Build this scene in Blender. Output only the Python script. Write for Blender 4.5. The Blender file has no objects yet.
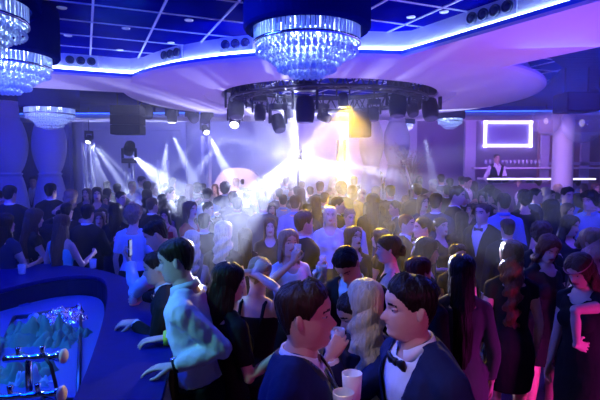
import bpy, bmesh, math, random
import numpy as np
from mathutils import Vector, Matrix, noise
C = bpy.context.scene.collection
PI = math.pi
R = math.radians
rnd = random.Random(7)
# ------------------------------------------------------------------ camera, world, exposure
cam = bpy.data.objects.new('camera', bpy.data.cameras.new('camera')); C.objects.link(cam)
PITCH = R(3.66); FPX = 500.0; CAMZ = 2.2
cam.data.lens = FPX / 600 * 36; cam.data.sensor_width = 36; cam.data.clip_end = 80
cam.location = (0, 0, CAMZ); cam.rotation_euler = (R(90) - PITCH, 0, 0)
bpy.context.scene.camera = cam
vs = bpy.context.scene.view_settings
vs.view_transform = 'Standard'; vs.look = 'None'; vs.gamma = 1; vs.exposure = 0.0
w = bpy.data.worlds.new('world'); bpy.context.scene.world = w; w.use_nodes = True
w.node_tree.nodes['Background'].inputs[0].default_value = (.02, .03, .5, 1)
w.node_tree.nodes['Background'].inputs[1].default_value = .03
cy = bpy.context.scene.cycles
cy.use_denoising = True; cy.max_bounces = 5; cy.volume_bounces = 0; cy.transparent_max_bounces = 8
cy.sample_clamp_indirect = 4

def P(px, py, d):                       # the world point seen at a pixel at depth y = d
    u = (px - 300) / FPX; v = (200 - py) / FPX
    dy = math.cos(PITCH) + v * math.sin(PITCH); dz = -math.sin(PITCH) + v * math.cos(PITCH)
    return Vector((u * d / dy, d, CAMZ + dz * d / dy))

def aim(o, target):
    o.rotation_euler = (Vector(target) - o.location).to_track_quat('-Z', 'Y').to_euler()

def area(name, loc, target, size, color, power, size_y=None):
    l = bpy.data.lights.new(name, 'AREA'); l.energy = power; l.color = color; l.size = size
    if size_y: l.shape = 'RECTANGLE'; l.size_y = size_y
    o = bpy.data.objects.new(name, l); C.objects.link(o); o.location = loc; aim(o, target); return o

def spot(name, loc, target, angle, color, power, blend=.15, radius=.03, pattern=None):
    l = bpy.data.lights.new(name, 'SPOT'); l.energy = power; l.color = color; l.spot_size = R(angle)
    l.spot_blend = blend; l.shadow_soft_size = radius
    o = bpy.data.objects.new(name, l); C.objects.link(o); o.location = Vector(loc) + (Vector(target) - Vector(loc)).normalized() * .36; aim(o, target)
    if pattern:                          # a gobo: the wheel of slots inside the fixture cuts the light into rays
        l.use_nodes = True; nt = l.node_tree; em = nt.nodes['Emission']
        tc = nt.nodes.new('ShaderNodeTexCoord'); sep = nt.nodes.new('ShaderNodeSeparateXYZ'); nt.links.new(tc.outputs['Normal'], sep.inputs[0])
        at = nt.nodes.new('ShaderNodeMath'); at.operation = 'ARCTAN2'; nt.links.new(sep.outputs[0], at.inputs[0]); nt.links.new(sep.outputs[1], at.inputs[1])
        nz = nt.nodes.new('ShaderNodeTexNoise'); nz.noise_dimensions = '1D'; nz.inputs['Scale'].default_value = pattern[0]; nz.inputs['Detail'].default_value = 2
        nt.links.new(at.outputs[0], nz.inputs['W'])
        mr = nt.nodes.new('ShaderNodeMapRange'); mr.inputs['From Min'].default_value = pattern[1]; mr.inputs['From Max'].default_value = pattern[2]
        mr.inputs['To Min'].default_value = pattern[3]; mr.inputs['To Max'].default_value = 1
        nt.links.new(nz.outputs['Fac'], mr.inputs['Value']); nt.links.new(mr.outputs[0], em.inputs['Strength'])
    return o

BLUE = (.02, .06, 1); ICE = (.55, .7, 1); MAG = (1, .03, .55); YEL = (1, .72, .08); VIO = (.35, .1, 1)
# washes: the room's blue and magenta lamps, and fill lights added to brighten parts
area('blue_wash_bar', (-3.0, 2.6, 3.6), (-1.6, 3.6, 1.0), 1.6, (.0, .04, 1), 170)
area('blue_wash_front', (-1.3, 3.3, 3.5), (.6, 2.4, 1.4), .8, (.03, .10, 1), 75)
area('blue_wash_right', (2.6, 5.2, 3.3), (2.4, 3.4, 1.2), .8, (.02, .05, 1), 70)
area('blue_wash_left', (-5.0, 6.0, 3.6), (-4.0, 8.0, 1.2), 2.2, (.0, .01, 1), 420)
area('blue_wash_dance', (0, 5.0, 3.35), (0, 8.0, 1.2), 2.2, (.01, .03, 1), 150)
area('violet_wash_right', (4.2, 5.0, 3.6), (3.6, 8.0, 1.2), 2.2, (.05, .03, 1), 200)
area('blue_ceiling_fill', (-3.2, 3.8, 3.0), (-3.2, 4.6, 3.7), 3, (.0, .01, 1), 50)  # unseen uplights, added to turn the ceiling panels bluer
area('blue_ceiling_fill', (1.2, 3.0, 3.05), (1.0, 3.4, 3.7), 3, (.0, .01, 1), 35)
spot('magenta_wash_right', (3.6, 1.2, 1.0), (1.6, 3.4, .35), 62, (1, .04, .8), 260, .9, .15)
spot('magenta_wash_near', (1.5, -.2, 1.7), (.15, 1.9, 1.45), 40, (1, .12, .6), 26, .8, .1)
spot('cyan_wash_bar', (-2.6, 1.6, 2.9), (-.7, 2.9, 1.3), 34, (.25, .95, 1), 100, .8, .1)
spot('face_fill_spot', (-1.1, .9, 3.4), (.42, 1.9, 1.6), 30, (.55, .5, 1), 85, .9, .08)  # added to light the near men's faces, no fixture here
spot('magenta_floor_lamp', (2.5, 2.6, .5), (1.9, 3.9, .35), 90, (1, .05, .6), 60, .8, .08)
spot('green_bar_lamp', (-2.5, 2.4, 2.7), (-1.9, 3.4, .9), 60, (.1, 1, .6), 22, .8, .05)
area('soffit_fill', (.5, 8.9, 2.75), (.5, 8.9, 3.4), 6, (.36, .2, 1), 90)  # unseen lights in mid-air, added to brighten the soffit from below
area('soffit_fill', (2.6, 4.6, 2.6), (2.6, 4.7, 3.4), 2.4, (.72, .2, 1), 20)
area('soffit_fill', (-4.4, 6.6, 2.7), (-4.4, 6.7, 3.4), 2.4, (.4, .34, 1), 30)
area('back_bar_wash', (5.2, 12.5, 3.3), (5.2, 14.4, 2.3), 2.5, (.45, .15, 1), 60)
spot('booth_fill', (-2.0, 10.6, 3.1), (-1.65, 13.2, 1.7), 40, (1, .72, .9), 330, .8, .1)  # added spot that lifts the dark booth to pink
area('stage_wall_fill', (-3.6, 12.8, 3.3), (-3.8, 14.6, 2.6), 5, (.2, .2, 1), 60, .5)  # extra light added on the stage wall, no fixtures of its own
area('stage_wall_fill', (1.9, 12.8, 3.3), (2.6, 14.6, 2.6), 4, (.42, .24, 1), 75, .5)
spot('column_fill', (3.9, 8.6, 3.2), (5.9, 11.4, 2.4), 44, (.6, .3, 1), 420, .8, .1)  # spots added only to brighten the columns
spot('column_fill', (.9, 9.6, 3.0), (1.9, 12, 2.6), 44, (.6, .45, 1), 60, .8, .1)
spot('column_wash_left', (-4.2, 8.6, 3.0), (-6.2, 11.4, 2.4), 60, (.005, .005, 1), 70, .8, .1)
# rig lamps that throw the visible beams
BM = 17
STAGE = P(298, 157, 12.6)
spot('stage_beam_hot', STAGE, P(298, 225, 5.0), 140, (.54, .57, 1), 3700, .5, .03, (6.5, .50, .62, .012))
spot('yellow_beam', P(343, 103, 8.6), (.85, 8.9, 0), 30, (1, .66, .0), 10000, .25, .03)
spot('yellow_back_light', P(346, 100, 9.0), P(338, 235, 4.6), 30, (1, .62, .0), 4500, .6, .05)
for i, (px, py, d, tx, ty, td, an, pw) in enumerate([
        (89, 137, 12.6, 125, 235, 9.0, 3.5, 520), (89, 137, 12.6, 150, 225, 9.0, 4, 620), (89, 137, 12.6, 100, 235, 9.0, 3, 430), (89, 137, 12.6, 112, 235, 9.0, 2.5, 430), (89, 137, 12.6, 185, 235, 9.0, 3, 430),
        (130, 153, 12.4, 190, 205, 8.5, 9, 450), (168, 127, 12.0, 160, 210, 11.0, 13, 520), (169, 127, 12.0, 215, 225, 9.0, 7, 420),
        (205, 128, 11.5, 250, 215, 9, 9, 500), (236, 120, 11.0, 165, 215, 9.5, 9, 620), (205, 128, 11.5, 150, 200, 10, 6, 400),
        (297, 155, 12.4, 192, 262, 3.0, 3.4, 3400), (297, 155, 12.4, 540, 262, 3.2, 2.2, 1500), (297, 155, 12.4, 620, 222, 4.2, 2.4, 1800), (297, 155, 12.4, 440, 262, 3.4, 2.2, 900),
        (297, 155, 12.4, 120, 120, 10.5, 5, 250), (297, 155, 12.4, 450, 110, 10.5, 5, 250), (420, 118, 9.6, 436, 190, 8.6, 9, 160)]):
    spot('rig_beam', P(px, py, d), P(tx, ty, td), an, (.55, .62, 1), pw * BM * 1.15, .3, .03)

# ------------------------------------------------------------------ materials
def mat(name, color, rough=.6, metal=0, spec=.5, emit=None, es=0, coat=0, sheen=0, bump=None, nscale=None, vary=0, trans=0, alpha=1):
    m = bpy.data.materials.new(name); m.use_nodes = True; nt = m.node_tree; b = nt.nodes['Principled BSDF']
    b.inputs['Base Color'].default_value = (*color, 1); b.inputs['Roughness'].default_value = rough
    b.inputs['Metallic'].default_value = metal; b.inputs['Specular IOR Level'].default_value = spec
    b.inputs['Coat Weight'].default_value = coat; b.inputs['Sheen Weight'].default_value = sheen
    b.inputs['Transmission Weight'].default_value = trans; b.inputs['Alpha'].default_value = alpha
    if emit: b.inputs['Emission Color'].default_value = (*emit, 1); b.inputs['Emission Strength'].default_value = es
    if bump or vary:
        tc = nt.nodes.new('ShaderNodeTexCoord'); mp = nt.nodes.new('ShaderNodeMapping'); nz = nt.nodes.new('ShaderNodeTexNoise')
        nt.links.new(tc.outputs['Object'], mp.inputs[0]); nt.links.new(mp.outputs[0], nz.inputs['Vector'])
        mp.inputs['Scale'].default_value = nscale or (10, 10, 10); nz.inputs['Scale'].default_value = 1; nz.inputs['Detail'].default_value = 3
        if bump:
            bp = nt.nodes.new('ShaderNodeBump'); bp.inputs['Strength'].default_value = bump[0]; bp.inputs['Distance'].default_value = bump[1]
            nt.links.new(nz.outputs['Fac'], bp.inputs['Height']); nt.links.new(bp.outputs[0], b.inputs['Normal'])
        if vary:
            mx = nt.nodes.new('ShaderNodeMix'); mx.data_type = 'RGBA'
            mx.inputs[6].default_value = (*[c * (1 - vary) for c in color], 1); mx.inputs[7].default_value = (*[min(1, c * (1 + vary)) for c in color], 1)
            nt.links.new(nz.outputs['Fac'], mx.inputs[0]); nt.links.new(mx.outputs[2], b.inputs['Base Color'])
    return m

def hairmat(name, color):
    return mat(name, color, .42, bump=(.9, .012), nscale=(90, 90, 9), vary=.45, spec=.2)
HAIR = dict(K=hairmat('black_hair', (.012, .009, .008)), D=hairmat('dark_brown_hair', (.03, .018, .012)), B=hairmat('brown_hair', (.10, .05, .03)),
            Y=hairmat('blond_hair', (.85, .62, .36)), R=hairmat('auburn_hair', (.16, .05, .025)), G=hairmat('fair_hair', (.32, .22, .13)))
SKIN = mat('skin', (.66, .42, .32), .5, bump=(.1, .002), nscale=(60, 60, 60), vary=.06)
SKIN2 = mat('tanned_skin', (.5, .28, .19), .5, vary=.06, nscale=(30, 30, 30))
LIPS = mat('lips', (.5, .12, .12), .4); WHITE_EYE = mat('eye_white', (.42, .42, .45), .3); IRIS = mat('iris', (.03, .02, .015), .15)
SHOE = mat('shoe_leather', (.015, .015, .015), .3)
def cloth(name, c, rough=.85, b=.5): return mat(name, c, rough, spec=.15, bump=(b, .03), nscale=(9, 9, 5), vary=.12)
CLOTH = dict(navy=cloth('navy_wool', (.016, .026, .09)), black=cloth('black_cloth', (.012, .012, .015)), white=cloth('white_cotton', (.78, .8, .82), .8, .7),
             blue=cloth('blue_cotton', (.18, .32, .7)), pale=cloth('pale_blue_cotton', (.5, .62, .8)), grey=cloth('grey_cloth', (.08, .08, .10)),
             red=cloth('red_satin', (.5, .05, .04), .5), teal=cloth('turquoise_cloth', (.15, .6, .7)), cream=cloth('cream_cloth', (.7, .62, .5)),
             plum=cloth('plum_cloth', (.09, .03, .06)), lace=cloth('dark_lace', (.035, .025, .04), .5, 1), yellow=cloth('yellow_lit_cloth', (.75, .5, .08)))  # yellow holds the lamp's yellow light, put into the colour of the tops
SATIN = mat('black_satin', (.01, .01, .012), .3)
# ------------------------------------------------------------------ mesh tools
class MB:
    def __init__(s): s.v = []; s.f = []; s.m = []
    def add(s, v, f, m=0):
        o = len(s.v); s.v += [tuple(p) for p in v]; s.f += [tuple(i + o for i in q) for q in f]
        s.m += [m] * len(f); return s
    def box(s, c, size, rot=None, m=0, bev=0):
        x, y, z = [k / 2 for k in size]; vs_ = []
        for a, b, c_ in [(-1, -1, -1), (1, -1, -1), (1, 1, -1), (-1, 1, -1), (-1, -1, 1), (1, -1, 1), (1, 1, 1), (-1, 1, 1)]:
            p = Vector((a * x, b * y, c_ * z))
            if rot: p = rot @ p
            vs_.append(p + Vector(c))
        return s.add(vs_, [(0, 3, 2, 1), (4, 5, 6, 7), (0, 1, 5, 4), (1, 2, 6, 5), (2, 3, 7, 6), (3, 0, 4, 7)], m)
    def tube(s, pts, rad, seg=10, side=None, cap=True, m=0, closed=False):
        pts = [Vector(p) for p in pts]; n = len(pts); vs_ = []; prev = None
        for i, p in enumerate(pts):
            if closed: t = pts[(i + 1) % n] - pts[i - 1]
            else: t = pts[min(i + 1, n - 1)] - pts[max(i - 1, 0)]
            t = t.normalized() if t.length > 1e-9 else Vector((0, 0, 1))
            if side is not None: x = Vector(side)
            elif prev is not None: x = prev
            else: x = Vector((1, 0, 0)) if abs(t.x) < .9 else Vector((0, 1, 0))
            x = (x - t * x.dot(t)); x = x.normalized() if x.length > 1e-6 else t.orthogonal().normalized()
            prev = x; y = t.cross(x)
            r = rad[i] if isinstance(rad, (list, tuple)) else rad
            rx, ry = r if isinstance(r, (list, tuple)) else (r, r)
            for k in range(seg):
                a = 2 * PI * k / seg; vs_.append(p + x * (rx * math.cos(a)) + y * (ry * math.sin(a)))
        f = []
        for i in range(n if closed else n - 1):
            j = (i + 1) % n
            for k in range(seg):
                l = (k + 1) % seg; f.append((i * seg + k, i * seg + l, j * seg + l, j * seg + k))
        if cap and not closed: f += [tuple(range(seg))[::-1], tuple((n - 1) * seg + k for k in range(seg))]
        return s.add(vs_, f, m)
    def ell(s, c, r, rot=None, seg=12, rings=8, m=0):
        vs_ = []; f = []
        for i in range(rings + 1):
            a = PI * i / rings
            for k in range(seg):
                b = 2 * PI * k / seg
                p = Vector((r[0] * math.sin(a) * math.cos(b), r[1] * math.sin(a) * math.sin(b), r[2] * math.cos(a)))
                if rot: p = rot @ p
                vs_.append(p + Vector(c))
        for i in range(rings):
            for k in range(seg):
                l = (k + 1) % seg; f.append((i * seg + k, (i + 1) * seg + k, (i + 1) * seg + l, i * seg + l))
        return s.add(vs_, f, m)
    def lathe(s, prof, seg=24, c=(0, 0, 0), m=0):
        vs_ = []; f = []; n = len(prof)
        for r, z in prof:
            for k in range(seg):
                a = 2 * PI * k / seg; vs_.append((c[0] + r * math.cos(a), c[1] + r * math.sin(a), c[2] + z))
        for i in range(n - 1):
            for k in range(seg):
                l = (k + 1) % seg; f.append((i * seg + k, i * seg + l, (i + 1) * seg + l, (i + 1) * seg + k))
        return s.add(vs_, f, m)
    def prism(s, poly, z0, z1, m=0):
        n = len(poly); v = [(x, y, z0) for x, y in poly] + [(x, y, z1) for x, y in poly]
        f = [tuple(range(n))[::-1], tuple(range(n, 2 * n))] + [(i, (i + 1) % n, n + (i + 1) % n, n + i) for i in range(n)]
        return s.add(v, f, m)
    def xf(s, M): s.v = [tuple(M @ Vector(p)) for p in s.v]; return s
    def join(s, o, M=None, moff=0):
        v = [M @ Vector(p) for p in o.v] if M is not None else o.v
        k = len(s.v); s.v += [tuple(p) for p in v]; s.f += [tuple(i + k for i in q) for q in o.f]; s.m += [a + moff for a in o.m]; return s
    def mesh(s, name, mats=(), smooth=True):
        me = bpy.data.meshes.new(name); me.from_pydata(s.v, [], s.f)
        for m in mats: me.materials.append(m)
        me.polygons.foreach_set('material_index', [min(a, max(0, len(mats) - 1)) for a in s.m])
        me.polygons.foreach_set('use_smooth', [smooth] * len(me.polygons)); me.update()
        return me
    def build(s, name, mats, parent=None, smooth=False, bevel=0):
        if not isinstance(mats, (list, tuple)): mats = [mats]
        o = bpy.data.objects.new(name, s.mesh(name, mats, smooth)); C.objects.link(o)
        if parent: o.parent = parent
        if bevel:
            b = o.modifiers.new('bevel', 'BEVEL'); b.width = bevel; b.segments = 2; b.limit_method = 'ANGLE'
        return o

def remesh(mb, vox, smooth=4, fac=.5):
    me = mb.mesh('tmp'); o = bpy.data.objects.new('tmp', me); C.objects.link(o)
    r = o.modifiers.new('r', 'REMESH'); r.mode = 'VOXEL'; r.voxel_size = vox
    if smooth: q = o.modifiers.new('s', 'SMOOTH'); q.iterations = smooth; q.factor = fac
    dg = bpy.context.evaluated_depsgraph_get(); dg.update()
    ev = o.evaluated_get(dg); m2 = ev.to_mesh()
    out = MB(); n = len(m2.vertices); co = np.empty(n * 3); m2.vertices.foreach_get('co', co); co = co.reshape(-1, 3)
    out.v = [tuple(p) for p in co]; out.f = [tuple(p.vertices) for p in m2.polygons]; out.m = [0] * len(out.f)
    ev.to_mesh_clear(); bpy.data.objects.remove(o); bpy.data.meshes.remove(me)
    return out

def tag(o, label=None, cat=None, group=None, kind=None):
    if label: o['label'] = label
    if cat: o['category'] = cat
    if group: o['group'] = group
    if kind: o['kind'] = kind
    return o
def empty(name, loc=(0, 0, 0), rz=0, label=None, cat=None, group=None):
    o = bpy.data.objects.new(name, None); C.objects.link(o); o.location = loc; o.rotation_euler = (0, 0, rz); o.empty_display_size = .1
    return tag(o, label, cat, group)
def copy_tree(o, parent=None):
    c = o.copy(); C.objects.link(c)
    if parent: c.parent = parent
    for ch in list(o.children): copy_tree(ch, c)
    return c

# ------------------------------------------------------------------ people
HP = np.array([  # z, front, back, half width of the head (neck joint at z = 0)
    (-.075, -.040, .062, .056), (-.045, -.042, .058, .054), (-.022, -.050, .057, .053), (-.010, -.078, .057, .054), (-.002, -.094, .058, .055), (.012, -.101, .061, .058),
    (.028, -.097, .066, .063), (.045, -.101, .074, .066), (.062, -.101, .084, .069), (.085, -.098, .094, .071), (.105, -.093, .101, .073),
    (.124, -.101, .105, .074), (.148, -.101, .105, .075), (.170, -.091, .098, .071), (.187, -.073, .082, .061), (.199, -.046, .056, .042), (.206, -.012, .022, .014)])
HP[:, 1:3] *= .92; HP[:, 3] *= .94; HP[:4, 3] *= .93
def head_pt(th, z, off=0, fem=False):
    F = np.interp(z, HP[:, 0], HP[:, 1]); B = np.interp(z, HP[:, 0], HP[:, 2]); W = np.interp(z, HP[:, 0], HP[:, 3])
    if fem and z < .08: W *= .93 - (.03 if z < .0 else 0)
    c = .012; s_, k = math.sin(th), math.cos(th)                       # th = 0 faces front (-y)
    x = W * s_
    y = c + (F - c) * (abs(k) ** .85) if k > 0 else c + (B - c) * (abs(k) ** .9)
    if k > 0:
        nz = np.interp(z, [.05, .058, .066, .073, .085, .1, .12], [0, .006, .022, .025, .017, .008, .0]) * (.85 if fem else 1)
        wv = np.interp(z, [.058, .07, .1], [.015, .013, .009])
        y -= nz * math.exp(-(x / wv) ** 2)
        y -= .005 * math.exp(-(x / .021) ** 2) * (math.exp(-((z - .050) / .005) ** 2) + 1.1 * math.exp(-((z - .036) / .006) ** 2))
        y += .004 * math.exp(-(x / .024) ** 2 - ((z - .0435) / .003) ** 2)
        y += .010 * math.exp(-((abs(x) - .033) / .015) ** 2 - ((z - .105) / .011) ** 2)
    n = Vector((s_ / max(W, .02) * .07, -(k) / .1 * .1, 0)); n.normalize()
    up = max(0, (z - .13) / .075); n = (n * (1 - up * .8) + Vector((0, 0, up * 1.1))).normalized()
    return Vector((x, y, z)) + n * off

def head_mesh(fem=False, hi=True, open_mouth=False):
    mb = MB(); nz, nt = (58, 56) if hi else (30, 28); zs = [-.075 + (.281) * i / nz for i in range(nz + 1)]; v = []; f = []; m = []
    for z in zs:
        for k in range(nt):
            u = k / nt * 2 - 1; th = PI * (abs(u) ** 1.35) * (1 if u >= 0 else -1); v.append(head_pt(th, z, 0, fem))
    for i in range(nz):
        for k in range(nt):
            l = (k + 1) % nt; q = (i * nt + k, i * nt + l, (i + 1) * nt + l, (i + 1) * nt + k); f.append(q)
            c = sum((Vector(v[a]) for a in q), Vector()) / 4; mi = 0
            if c.y < -.055:
                if .030 < c.z < .0555 and (c.x / .026) ** 2 + ((c.z - .043) / .0125) ** 2 < 1: mi = 1
                if (.121 + .004 * math.sin(min(1, abs(c.x) / .045) * PI)) < c.z < (.1285 + .004 * math.sin(min(1, abs(c.x) / .045) * PI)) and .016 < abs(c.x) < .050: mi = 2
            m.append(mi)
    f.append(tuple(nz * nt + k for k in range(nt))); m.append(0)
    o = len(mb.v); mb.v += [tuple(p) for p in v]; mb.f += f; mb.m += m
    for s_ in (-1, 1):
        mb.ell((s_ * .031, -.0672, .1055), (.0125, .0115, .0065), m=3, seg=10, rings=6)
        mb.ell((s_ * .031, -.0757, .1055), (.0055, .0055, .0055), m=4, seg=8, rings=6)
        mb.ell((s_ * .031, -.0662, .1115), (.016, .0145, .006), m=0, seg=10, rings=6)
        rot = Matrix.Rotation(s_ * R(-22), 3, 'Z') @ Matrix.Rotation(R(-10), 3, 'X')
        mb.ell((s_ * .0715, .014, .092), (.0055, .015, .027), rot=rot, seg=10, rings=8)
        mb.ell((s_ * .0725, .020, .096), (.008, .009, .022), rot=rot, seg=8, rings=6)
    if open_mouth: mb.ell((0, -.098, .043), (.016, .012, .010), m=4, seg=10, rings=6)
    return mb

_hand = {}
def hand_mesh(curl, fem, mirror, spread=.08):
    key = (curl, fem, mirror, spread)
    if key in _hand: return _hand[key]
    k = .9 if fem else 1.0; mb = MB()
    mb.tube([(0, 0, -.03), (0, 0, .01), (0, 0, .05), (0, 0, .09), (0, 0, .097)], [(.025, .019), (.03, .018), (.039, .016), (.038, .013), (.03, .009)], 14, side=(1, 0, 0))
    for j, (x, L) in enumerate([(.030, .070), (.010, .078), (-.011, .072), (-.030, .058)]):
        p = Vector((x, 0, .075)); a = 0; pts = [p.copy()]; sp = spread * (x / .03)
        for q, fr in enumerate((.3, .42, .32, .26)):
            a += curl * (.0 if q == 0 else (1.0, 1.25, .8)[q - 1]) * (1 + .08 * j)
            dr = Vector((math.sin(sp), math.sin(a), math.cos(a))).normalized(); p = p + dr * L * fr; pts.append(p.copy())
        r = .0088 if j < 3 else .0075; mb.tube(pts, [r, r * 1.02, r * .98, r * .9, r * .72], 10)
        mb.ell(pts[-1], (r * .74,) * 3, seg=8, rings=6)
    a = curl * .6; p0 = Vector((.022, .004, .02)); p1 = p0 + Vector((.030, .012 + .012 * a, .028)); p2 = p1 + Vector((.016 - .02 * a, .012 + .016 * a, .028)); p3 = p2 + Vector((.004 - .016 * a, .004 + .01 * a, .024))
    mb.tube([p0, p1, p2, p3], [.015, .0125, .0105, .008], 10); mb.ell(p3, (.008,) * 3, seg=8, rings=6)
    out = remesh(mb, .0034, 3, .4)
    if mirror: out.v = [(-x, y, z) for x, y, z in out.v]; out.f = [q[::-1] for q in out.f]
    out.xf(Matrix.Scale(k, 4)); _hand[key] = out; return out

MT = [(-.14, .12, .09, .02), (-.06, .168, .118, .012), (.02, .17, .12, .005), (.12, .152, .11, 0), (.22, .155, .113, 0), (.32, .172, .12, 0), (.40, .182, .118, .005), (.455, .165, .1, .01), (.495, .11, .082, .012), (.53, .066, .064, .008), (.58, .053, .056, 0), (.62, .051, .054, -.005)]
FT = [(-.14, .13, .1, .02), (-.06, .175, .128, .015), (.02, .162, .118, .01), (.12, .122, .094, 0), (.2, .125, .098, 0), (.28, .142, .105, 0), (.34, .152, .105, 0), (.40, .152, .1, .005), (.455, .138, .083, .01), (.49, .09, .065, .012), (.53, .055, .054, .008), (.58, .047, .05, 0), (.62, .046, .05, -.005)]

class Sk:                                # joints of one posed figure, local coordinates, facing -y
    def __init__(s, p):
        s.p = p; s.fem = p.get('fem', False); s.pel = Vector((0, 0, .95))
        s.T = Matrix.Translation(s.pel) @ Matrix.Rotation(R(p.get('twist', 0)), 4, 'Z') @ Matrix.Rotation(R(p.get('side', 0)), 4, 'Y') @ Matrix.Rotation(R(p.get('lean', 0)), 4, 'X')
        sx = .150 if s.fem else .172
        s.sh = {q: s.T @ Vector((sg * sx, .012, .43)) for q, sg in (('L', 1), ('R', -1))}
        yw, pt, rl = p.get('head', (0, 0, 0))
        s.H = s.T @ Matrix.Translation((0, -.004, .578)) @ Matrix.Rotation(R(yw), 4, 'Z') @ Matrix.Rotation(R(rl), 4, 'Y') @ Matrix.Rotation(R(pt), 4, 'X')
        s.top = s.H @ Vector((0, .01, .222))
        s.arms = {}
        for q, sg in (('L', 1), ('R', -1)):
            h = p.get('hands', {}).get(q) or {}
            wr = Vector(h.get('wrist', s.T @ Vector((sg * (sx + .07), -.04, -.09)))); S = s.sh[q]; a, b = (.285, .255)
            pole = Vector(h.get('pole', (sg * .5, .6, -1))); D = wr - S; L = min(D.length, (a + b) * .995); u = D.normalized(); wr = S + u * L
            s.short = D.length
            ca = (a * a + L * L - b * b) / (2 * a * L); ca = max(-1, min(1, ca)); w_ = (pole - u * pole.dot(u)).normalized()
            E = S + u * (a * ca) + w_ * (a * math.sqrt(1 - ca * ca))
            fd = Vector(h['fdir']).normalized() if 'fdir' in h else (wr - E).normalized()
            pn = Vector(h.get('palm', (-sg, 0, 0))); pn = (pn - fd * pn.dot(fd)).normalized()
            s.arms[q] = (S, E, wr, fd, pn, h.get('curl', .35), h.get('spread', .08))
        s.legs = {}
        for q, sg in (('L', 1), ('R', -1)):
            s.legs[q] = (Vector((sg * .088, .01, .90)), Vector((sg * .1, -.02 - (.03 if p.get('step') == q else 0), .49)), Vector((sg * .105, .03, .085)))
    def arm_tube(s, q, k, off, t1=1.0, mb=None):
        S, E, W = s.arms[q][:3]; r = (.047, .042, .035, .035, .023) if s.fem else (.058, .05, .042, .041, .028)
        r = [a + off for a in r]; pts = [S, S.lerp(E, .45), E, E.lerp(W, .3), W]
        if k == 'upper': pts = [S, S.lerp(E, .4), S.lerp(E, .75 * t1)]; r = r[:3]
        elif k == 'cap': pts = [S, S.lerp(E, .15), S.lerp(E, .32)]; r = r[:3]
        elif k == 'sleeve': pts[-1] = E.lerp(W, t1)
        mb.ell(S, (r[0],) * 3); mb.tube(pts, r, 12)
        if k in ('full', 'sleeve'): mb.ell(E, (r[2] * 1.0,) * 3)

def torso(s, mb, z0, z1, off, flare=None, bust=True):
    tab = FT if s.fem else MT; st = [t for t in tab if z0 - 1e-6 <= t[0] <= z1 + 1e-6]
    pts = [s.T @ Vector((0, t[3], t[0])) for t in st]; rad = [(t[1] + off, t[2] + off) for t in st]
    if flare: k0 = [i for i, t in enumerate(st) if t[0] >= -.061]; pts = pts[k0[0]:]; rad = rad[k0[0]:]
    if flare: pts = [s.T @ Vector((0, a[3], a[0])) for a in flare] + pts; rad = [(a[1], a[2]) for a in flare] + rad
    mb.tube(pts, rad, 24, side=s.T.to_3x3() @ Vector((1, 0, 0)))
    if z1 > .4:
        A, B = s.sh['L'], s.sh['R']; up = s.T.to_3x3() @ Vector((0, 0, 1)); n = s.T @ Vector((0, .014, .50))
        mb.tube([A, (A + n) / 2 + up * .012, n, (B + n) / 2 + up * .012, B], [(.05 if not s.fem else .042) + off] * 5, 12)
    if s.fem and bust and z1 > .3:
        for sg in (-1, 1): mb.ell(s.T @ Vector((sg * .068, -.075, .30)), (.06 + off, .058 + off, .062 + off))

def legs_tube(s, mb, off, full=True, knee=False):
    for q in 'LR':
        h, k, a = s.legs[q]; r = (.092, .075, .054, .054, .036)
        rr = [x + off for x in r]; pts = [h, h.lerp(k, .45), k, k.lerp(a, .35), a]
        mb.tube(pts, rr, 14); mb.ell(h, (rr[0],) * 3)

def folds(mb, amp, sc=9, seed=0):        # cloth folds
    out = []
    for x, y, z in mb.v:
        n = noise.noise(Vector((x * sc + seed, y * sc, z * sc * .8))) + .6 * noise.noise(Vector((x * sc * 2.3, y * sc * 2.3 + seed, z * sc * 1.4)))
        d = Vector((x, y, 0)); d = d.normalized() if d.length > .02 else Vector((0, 0, 0)); out.append((x + d.x * n * amp, y + d.y * n * amp, z))
    mb.v = out; return mb

def cut(mb, test, keep=True):
    f = []; m = []
    for q, k in zip(mb.f, mb.m):
        c = Vector((0, 0, 0))
        for a in q: c += Vector(mb.v[a])
        if not test(c / len(q)): f.append(q); m.append(k)
    mb.f = f; mb.m = m; cnt = {}
    for q in f:
        for i in range(len(q)):
            e = (q[i], q[(i + 1) % len(q)]); e = (min(e), max(e)); cnt[e] = cnt.get(e, 0) + 1
    nb = {}
    for (a, b), k in cnt.items():
        if k == 1: nb.setdefault(a, []).append(b); nb.setdefault(b, []).append(a)
    for _ in range(8):
        new = {a: tuple(.5 * mb.v[a][i] + .5 * sum(mb.v[b][i] for b in bs) / len(bs) for i in range(3)) for a, bs in nb.items()}
        for a, p in new.items(): mb.v[a] = p
    return mb

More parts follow.
